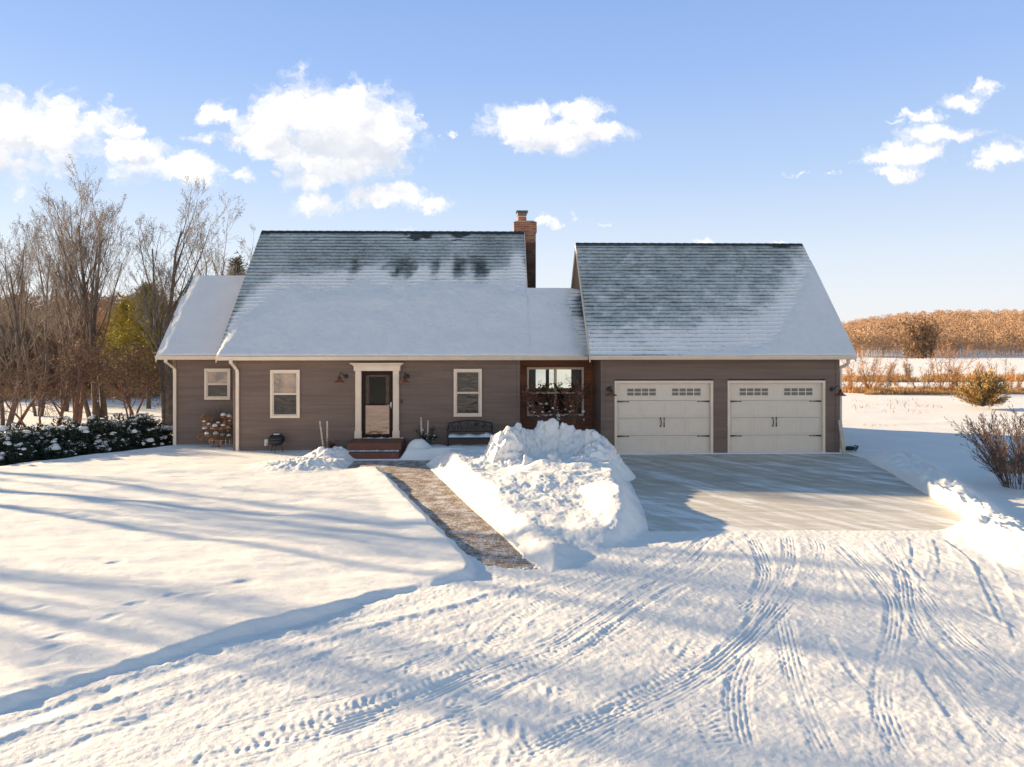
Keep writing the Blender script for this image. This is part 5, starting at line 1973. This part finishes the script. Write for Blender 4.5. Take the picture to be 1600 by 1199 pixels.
def conifer(px, Yd, topy, w, seed, mat, label, name='pine_tree', n=9000, base=0.1, leaf=(.05, .32)):
    x = GX(px, Yd)
    z = gz1(x, Yd)
    H = GZ(topy, x, Yd) - z
    t = thing(name, label, 'tree', (x, Yd, z))
    mb = MB(); mb.tube([(0, 0, -.1), (0.03, 0, H * .5), (0, 0, H * .97)], [H * .02, H * .013, .01], 8)
    mb.build('trunk', M['bark'], t)
    rng = np.random.default_rng(seed)
    nb = int(70 + H * 8)
    P0, P1, R0, R1, C, D = [], [], [], [], [], []
    for i in range(nb):
        f = base + (1 - base) * (i / nb) ** .9
        a = i * 2.399 + rng.normal() * .3
        L = w * (1 - f) ** .75 * rng.uniform(.65, 1.1) + .12
        d = np.array([math.cos(a), math.sin(a), .25 + .3 * f + rng.normal() * .08])
        p0 = np.array([0, 0, H * f])
        p1 = p0 + d * L
        P0.append(p0); P1.append(p1); R0.append(.03); R1.append(.006)
        m = int(n / nb * (L / w + .25))
        u = rng.random(m) ** .6
        c = p0 + (p1 - p0) * u[:, None] + rng.normal(size=(m, 3)) * (.10 + .10 * L)
        C.append(c)
        dd = d / np.linalg.norm(d) + rng.normal(size=(m, 3)) * .6
        D.append(dd / np.linalg.norm(dd, axis=1, keepdims=True))
    V, Fc = tubes(P0, P1, R0, R1, 4)
    rawmesh('limbs', V, Fc, M['bark'], t)
    C, D = np.concatenate(C), np.concatenate(D)
    V, Fc = slivers(C, D, leaf[0], leaf[1], False)
    rawmesh('crown', V, Fc, M[mat], t)
    return t


conifer(232, 37, 448, 2.4, 5, 'pine', 'rounded golden green pine glowing behind the bare trunks', n=14000, base=.25, leaf=(.05, .30))
conifer(200, 40, 470, 2.0, 6, 'pine', 'smaller golden pine left of the rounded one', n=9000, base=.25, leaf=(.05, .30))
conifer(371, 34, 404, 1.2, 7, 'spruce', 'spruce top peeking above the left wing roof', 'spruce_tree', n=7000, leaf=(.045, .25))


# hedge of yews
def yew(px, Yd, w, h, dep, seed, label, group='snow dusted yews along the left lawn edge'):
    x = GX(px, Yd)
    z = gz1(x, Yd)
    t = thing('yew_shrub', label, 'shrub', (x, Yd, z), group)
    rng = np.random.default_rng(seed)
    n = 9000
    # clumps
    K = 46
    cc = np.stack([rng.uniform(-1, 1, K) * w * .5, rng.uniform(-1, 1, K) * dep * .5, rng.uniform(.12, .9, K) * h], 1)
    sc = (1 - (cc[:, 0] / (w * .55)) ** 2).clip(.3, 1)
    cc[:, 2] *= sc
    ci = rng.integers(0, K, n)
    v = vrand(rng, n) * (rng.random(n)[:, None] ** .35)
    C = cc[ci] + v * np.array([.34, .34, .24])
    D = v + rng.normal(size=(n, 3)) * .5 + np.array([0, 0, .4])
    D /= np.linalg.norm(D, axis=1, keepdims=True)
    C[:, 2] = np.maximum(C[:, 2], .02)
    V, Fc = slivers(C, D, .035, .13, False)
    rawmesh('foliage', V, Fc, M['yew'], t)
    # stems
    P0 = np.zeros((K, 3)); P0[:, 0] = cc[:, 0] * .6
    V, Fc = tubes(P0, cc, np.full(K, .02), np.full(K, .006), 4)
    rawmesh('stems', V, Fc, M['bark'], t)
    # snow clods lying on the clump tops
    m = int(K * 7)
    ci = rng.integers(0, K, m)
    sp3 = rng.choice([.07, .12, .2], K)[ci]
    P = cc[ci] + np.stack([rng.normal(size=m) * sp3, rng.normal(size=m) * sp3, .15 + rng.random(m) * .1], 1)
    P[:, 1] -= .04
    mbV, mbF = [], []
    base = [(math.cos(a) * math.cos(e), math.sin(a) * math.cos(e), math.sin(e)) for e in (-.6, .2, .95) for a in np.linspace(0, 2 * math.pi, 7)[:-1]] + [(0, 0, 1)]
    base = np.array(base)
    bf = []
    for r_ in range(2):
        for k in range(6):
            j = (k + 1) % 6
            bf.append((r_ * 6 + k, r_ * 6 + j, r_ * 6 + 6 + j, r_ * 6 + 6 + k))
    bt = [(12 + k, 12 + (k + 1) % 6, 18, 18) for k in range(6)]
    V = []
    Fl = []
    for i in range(m):
        s_ = .016 + .05 * rng.random() ** 1.6 + (.06 if rng.random() < .08 else 0)
        b = base * np.array([s_ * rng.uniform(.9, 1.8), s_, s_ * .6]) * (1 + .22 * rng.normal(size=(19, 1)))
        V.append(b + P[i])
        for f in bf:
            Fl.append(tuple(q + i * 19 for q in f))
        for f in bt:
            Fl.append(tuple(q + i * 19 for q in f[:3]))
    tag(rawmesh('snow_clods', np.concatenate(V), Fl, M['softsnow'], t, True), kind='stuff')


yew(-40, 21.4, 2.2, 1.0, 1.6, 1, 'snow dusted yew at the left frame edge')
yew(15, 21.6, 2.0, 1.05, 1.5, 2, 'yew with brownish lower branches near the left frame edge')
yew(68, 22.2, 2.0, 1.25, 1.5, 3, 'tall dark yew with the largest snow clump')
yew(128, 22.9, 1.7, 1.0, 1.4, 4, 'middle yew right of the gap below the crab apples')
yew(172, 23.4, 1.8, 1.2, 1.4, 5, 'bushy yew under the tallest tree, well covered in snow')
yew(222, 24.2, 1.6, 1.05, 1.2, 6, 'dark yew nearest the house with upswept tips')

# hydrangea
def hydrangea():
    Yd = 22.75
    x = GX(336, Yd)
    t = thing('hydrangea', 'dried hydrangea with snow capped flower heads at the left house corner', 'shrub', (x, Yd, 0.05))
    rng = np.random.default_rng(4)
    heads = [(318, 651), (328, 655), (350, 651), (319, 661), (326, 665), (341, 663), (350, 667), (358, 653), (360, 660), (333, 672), (345, 673), (357, 671), (313, 684), (324, 680), (338, 680), (348, 682), (358, 683), (330, 688), (343, 690), (353, 660), (336, 668), (320, 672)]
    P0, P1 = [], []
    Cs = []
    caps = MB()
    hb = []
    for px, py in heads:
        yy = Yd + rng.uniform(-.25, .2)
        hx = GX(px, yy) - x
        hz = GZ(py, hx + x, yy) - .05
        p = np.array([hx, yy - Yd, hz])
        hb.append(p)
        P0.append((hx * .3, (yy - Yd) * .3, 0)); P1.append((hx * .7, (yy - Yd) * .7, hz * .6))
        P0.append(P1[-1]); P1.append(tuple(p))
        m = 170
        v = vrand(rng, m)
        Cs.append(p + v * np.array([.085, .085, .07]) * (.7 + .3 * rng.random((m, 1))))
        if rng.random() < .8:
            s_ = rng.uniform(.045, .085)
            caps.lathe([(s_ * 1.0, 0), (s_ * 1.05, s_ * .3), (s_ * .75, s_ * .75), (s_ * .2, s_ * .98)], (p[0] + rng.normal() * .01, p[1] - .02, p[2] + .035), 10)
    V, Fc = tubes(P0, P1, np.full(len(P0), .006), np.full(len(P0), .004), 4)
    rawmesh('stems', V, Fc, M['twigred'], t)
    C = np.concatenate(Cs)
    V, Fc = slivers(C, vrand(rng, len(C)), .03, .035, False)
    rawmesh('flower_heads', V, Fc, M['flowerdry'], t)
    caps.build('snow_caps', M['softsnow'], t, None, True)
    # fine seed stems above
    n = 90
    a = np.stack([rng.normal(size=n) * .15 + .1, rng.normal(size=n) * .1 + .1, np.full(n, .5)], 1)
    b = a + np.stack([rng.normal(size=n) * .14, rng.normal(size=n) * .1, rng.uniform(.3, .75, n)], 1)
    V, Fc = tubes(a, b, np.full(n, .003), np.full(n, .002), 3)
    rawmesh('seed_stalks', V, Fc, M['twigred'], t)
    # wire ring
    w = thing('wire_cage', 'low wire cage around the base of the hydrangea', 'plant cage', (GX(345, 22.5), 22.5, .05))
    mb = MB()
    for z in (.05, .16, .27):
        mb.tube([(.33 * math.cos(q / 20 * 6.283), .2 * math.sin(q / 20 * 6.283), z) for q in range(21)], .004, 4)
    for q in range(14):
        an = q / 14 * 6.283
        mb.tube([(.33 * math.cos(an), .2 * math.sin(an), -.05), (.33 * math.cos(an), .2 * math.sin(an), .28)], .003, 4)
    mb.build('wire_grid', M['nickel'], w)


hydrangea()


# leafy snow-tufted shrub before the link window
def rust_shrub():
    Yd = 21.9
    x = GX(874, Yd)
    t, S = bare_tree(x, Yd, 'rusty leaved shrub tufted with snow before the link window', 31, 2.25, name='rust_shrub', cat='shrub', bark='barkred', twig='twigred', stems=5, trunk_r=.022, stemspread=.38,
                     kids=(7, 5, 3), levels=3, ang=(.5, 1.1), ratio=.5, minr=.004, group=None, buds=False, wander=.14, first=.3)
    rng = np.random.default_rng(8)
    E = np.concatenate([np.array([tuple(s_[1]) for s_ in S[k]]) for k in (1, 2, 3)])
    E = E[(E[:, 2] > .7) & (E[:, 2] < 1.95)]
    sel = E[rng.random(len(E)) < .6]
    C = np.repeat(sel, 2, 0) + rng.normal(size=(len(sel) * 2, 3)) * .05
    V, Fc = slivers(C, vrand(rng, len(C)), .045, .075, False)
    rawmesh('leaves', V, Fc, M['leafrust'], t)
    lowE = E[E[:, 2] < 1.45]
    idx = rng.choice(len(lowE), 42, replace=False)
    mb = MB()
    for i in idx:
        p = lowE[i]
        s_ = rng.uniform(.018, .045) * (1.6 if rng.random() < .2 else 1)
        mb.lathe([(s_ * .5, -s_ * .4), (s_, 0), (s_ * .8, s_ * .5), (s_ * .2, s_ * .8)], (p[0], p[1] - .02, p[2]), 8)
    tag(mb.build('snow_tufts', M['softsnow'], t, None, True), kind='stuff')


rust_shrub()


# planters with birch poles
def planter(px, Yd, poles, label, seed, lean, boughs):
    x = GX(px, Yd)
    z = gz1(x, Yd)
    t = thing('birch_planter', label, 'planter', (x, Yd, z - .02), 'winter planters beside the front steps')
    mb = MB(); mb.lathe([(.13, -.1), (.16, .02), (.17, .12), (.15, .12)], (0, 0, 0), 16)
    mb.build('pot', M['black'], t)
    for (pxx, py0, pyt) in poles:
        xa_, xb_ = GX(pxx[0], Yd) - x, GX(pxx[1], Yd) - x
        zt_ = GZ(pyt, xa_ + x, Yd) - z
        mb = MB(); mb.tube([(xb_, 0, -.05), (xa_, -.02, zt_)], [.028, .022], 8)
        mb.build('birch_pole', M['birch'], t)
    rng = np.random.default_rng(seed)
    n = 900 if boughs else 260
    K = 9
    a = rng.random(K) * 6.28
    D0 = np.stack([np.cos(a) * .8, np.sin(a) * .5, rng.uniform(-.3, .9, K)], 1)
    ci = rng.integers(0, K, n)
    u = rng.random(n)[:, None]
    C = np.array([lean, -.05, .22]) + D0[ci] * u * (.42 if boughs else .25) + rng.normal(size=(n, 3)) * .035
    V, Fc = slivers(C, vrand(rng, n), .02, .07, False)
    rawmesh('boughs', V, Fc, M['yew'] if boughs else M['leafrust'], t)
    if boughs:
        mb = MB()
        for _ in range(22):
            c = C[rng.integers(0, n)]
            s_ = rng.uniform(.015, .04)
            mb.lathe([(s_ * .5, -s_ * .4), (s_, 0), (s_ * .7, s_ * .5), (s_ * .2, s_ * .8)], (c[0], c[1] - .03, c[2] + .02), 8)
        tag(mb.build('snow_tufts', M['softsnow'], t, None, True), kind='stuff')


planter(508, 21.5, [((500, 507), 690, 657), ((511.5, 511.5), 686, 657)], 'winter planter with two birch poles left of the front steps', 3, .2, False)
planter(664, 21.5, [((658, 659), 690, 651), ((669, 668), 690, 656)], 'winter planter with birch poles and evergreen boughs right of the front steps', 4, .05, True)


# right-hand things
def stick_shrub(px, py, Yd, h, w, seed, label, mat='twigred', name='bare_shrub', n=70, minr=.0045, group=None, spread=.55):
    x = GX(px, Yd)
    t, S = bare_tree(x, Yd, label, seed, h, name=name, cat='shrub', bark=mat, twig=mat, stems=n, trunk_r=.013, stemspread=spread, kids=(8, 5, 3), levels=3, ang=(.3, .8), ratio=.42,
                     minr=minr, group=group, buds=False, wander=.08, first=.2, trop=.02)
    return t


stick_shrub(1596, 765, 16.6, 1.85, 2, 41, 'large dark twiggy shrub at the right frame edge', n=60, spread=.42)
rk = MB(); rk.lathe([(.30, -.1), (.34, .08), (.27, .22), (.12, .30)], (0, 0, 0), 11)
o = rk.build('field_stone', M['stone'], smooth=True)
o.location = (GX(1580, 18.4), 18.4, gz1(GX(1580, 18.4), 18.4)); o.scale = (1.1, .8, .9)
tag(o, 'rounded tan stone behind the twiggy shrub at the right edge', 'stone')


def juniper():
    Yd = 33.5
    x = GX(1535, Yd)
    z = gz1(x, Yd)
    t = thing('juniper_bush', 'golden green juniper bush alone in the snowy field', 'shrub', (x, Yd, z))
    rng = np.random.default_rng(12)
    P0, P1, C, D = [], [], [], []
    for i in range(70):
        a = rng.random() * 6.283
        el = rng.uniform(.25, 1.45)
        L = 1.15 + .75 * (el / 1.45) ** 1.3 * rng.uniform(.7, 1.0)
        L *= rng.uniform(.75, 1)
        d = np.array([math.cos(a) * math.cos(el), math.sin(a) * math.cos(el), math.sin(el)])
        p0 = np.array([0, 0, .12])
        p1 = p0 + d * L
        P0.append(p0); P1.append(p1)
        m = 90
        u = rng.uniform(.3, 1.05, m)
        C.append(p0 + d * L * u[:, None] + rng.normal(size=(m, 3)) * .06)
        dd = d + rng.normal(size=(m, 3)) * .4
        D.append(dd / np.linalg.norm(dd, axis=1, keepdims=True))
    V, Fc = tubes(P0, P1, np.full(70, .025), np.full(70, .006), 4)
    rawmesh('stems', V, Fc, M['bark'], t)
    V, Fc = slivers(np.concatenate(C), np.concatenate(D), .035, .15, False)
    rawmesh('foliage', V, Fc, M['juniper'], t)


juniper()
FS = [(1326, 43, 2.7), (1347, 45, 2.9), (1360, 43, 2.8), (1382, 48, 2.6), (1405, 50, 2.4), (1446, 44, 2.6), (1472, 43, 3.0), (1493, 46, 2.6), (1512, 50, 2.6), (1560, 47, 2.5), (1584, 44, 2.4), (1420, 60, 2.8), (1540, 56, 2.4)]
fl = ['nearest the garage corner', 'second out from the garage corner, taller', 'with the darkest stem, left of centre field', 'thin one before the far field', 'sparse one in the middle of the field', 'leaning one left of the tallest', 'tallest one in the middle of the field edge',
      'just right of the tallest', 'left behind the juniper bush', 'right behind the juniper bush', 'at the right frame edge', 'farthest one left, low in the marsh', 'farthest one right, low in the marsh']
for i, (px, Yd, h) in enumerate(FS):
    thicket(px, Yd, h * (.62, 1.0, .8, .7, .55, .75, 1.05, .6, .7, .85, .6, .7, .6)[i], (1.1, 1.9, 1.0, .8)[i % 4], 300 + i, 'brushdark' if i % 2 else 'brush', 'orange bare field shrub ' + fl[i], n=300 + 60 * (i % 4), leafy=.10, name='field_shrub', group='bare shrubs along the field', minr=.010)
# grass strips and weeds (uncountable)
rng = np.random.default_rng(77)
C = []
for (n, p0, p1, y0, y1, hh) in ((16000, 1312, 1620, 41.5, 45.5, .28), (9000, 1312, 1620, 58, 66, .5), (1500, 1312, 1560, 23.8, 27.5, .10), (9000, -100, 275, 41, 46, .5), (260, 1330, 1480, 30, 38, .2)):
    Yr = rng.uniform(y0, y1, n)
    Xr = GX(rng.uniform(p0, p1, n), Yr)
    keep = fbm(Xr * .35, Yr * .5, o=3, seed=5) > (-.1 if y0 > 40 else .22)
    Xr, Yr = Xr[keep], Yr[keep]
    Zr = ground_z(Xr, Yr)
    h = hh * rng.uniform(.4, 1.2, len(Xr))
    C.append(np.stack([Xr, Yr, Zr + h / 2 - .02, h], 1))
C = np.concatenate(C)
D = rng.normal(size=(len(C), 3)) * .25 + np.array([0, 0, 1.0])
D /= np.linalg.norm(D, axis=1, keepdims=True)
V, Fc = slivers(C[:, :3], D, C[:, 3] * .12 + .008, C[:, 3])
tag(rawmesh('dry_grass', V, Fc, M['grass']), 'dry orange grass poking through the field snow', 'grass', kind='stuff')


# far woods
def forest(name, pts, hts, wid, n_s, seed, label, trunks=True, cat='woodland'):
    rng = np.random.default_rng(seed)
    N = len(pts)
    zg = ground_z(pts[:, 0], pts[:, 1])
    th = rng.random(N)
    big = fbm(pts[:, 0] * .02, pts[:, 1] * .02, o=3, seed=9)
    tint_t = np.clip(.5 + .40 * (th - .5) * 2 + .6 * big, 0, 1)
    ci = np.repeat(np.arange(N), n_s)
    m = len(ci)
    u = rng.random(m) ** .7
    a = rng.random(m) * 6.283
    rr = np.sqrt(rng.random(m)) * np.sin(np.clip(u, .12, 1) * math.pi * .9) * wid
    C = np.stack([pts[ci, 0] + np.cos(a) * rr, pts[ci, 1] + np.sin(a) * rr, zg[ci] + hts[ci] * (.22 + .75 * u)], 1)
    D = np.stack([np.cos(a) * .7, np.sin(a) * .7, np.full(m, .5)], 1) + rng.normal(size=(m, 3)) * .55
    D /= np.linalg.norm(D, axis=1, keepdims=True)
    V, Fc = slivers(C, D, hts[ci] * .022, hts[ci] * .12)
    V0, nV = V, len(V)
    P0 = np.stack([pts[:, 0], pts[:, 1], zg - .3], 1)
    P1 = P0 + np.stack([rng.normal(size=N) * .3, rng.normal(size=N) * .3, hts * .7], 1)
    tr = hts * .011
    Vt, Ft = tubes(P0, P1, tr, tr * .4, 3)
    # trunk quads as two triangles
    Ft3 = np.concatenate([Ft[:, [0, 1, 2]], Ft[:, [0, 2, 3]]]) + nV
    tint = np.concatenate([np.repeat(tint_t[ci], 3) * 1.0, np.repeat(np.clip(tint_t * .5 + .6, 0, 1.3), 6)])
    o = rawmesh(name, np.concatenate([V0, Vt]), np.concatenate([Fc, Ft3]), M['far'])
    at = o.data.attributes.new('tint', 'FLOAT', 'POINT')
    at.data.foreach_set('value', tint.astype(np.float32))
    tag(o, label, cat, kind='stuff')


rng = np.random.default_rng(1)
N = 3000
Yr = 252 + 250 * rng.random(N) ** 1.0
k = rng.uniform(1285, 1700, N)
pts = np.stack([GX(k, Yr), Yr], 1)
forest('hill_forest', pts, rng.uniform(5.0, 9.8, N), 3.2, 110, 3, 'orange leafless forest covering the far hill')
N = 420
Yr = rng.uniform(58, 90, N)
pts = np.stack([GX(rng.uniform(-220, 330, N), Yr), Yr], 1)
forest('woodland_edge', pts, rng.uniform(4.5, 7.5, N), 1.8, 130, 4, 'brown woodland far behind the bare trees at left')
# one dark tree before the hill wood
thicket(1442, 225, 13, 9, 400, 'brushdark', 'dark rounded tree standing before the far hill forest', n=1600, leafy=.5, name='dark_tree', group=None, leafm='brushdark', minr=.09, zb=None)['category'] = 'tree'
# woods behind the link seen through the room
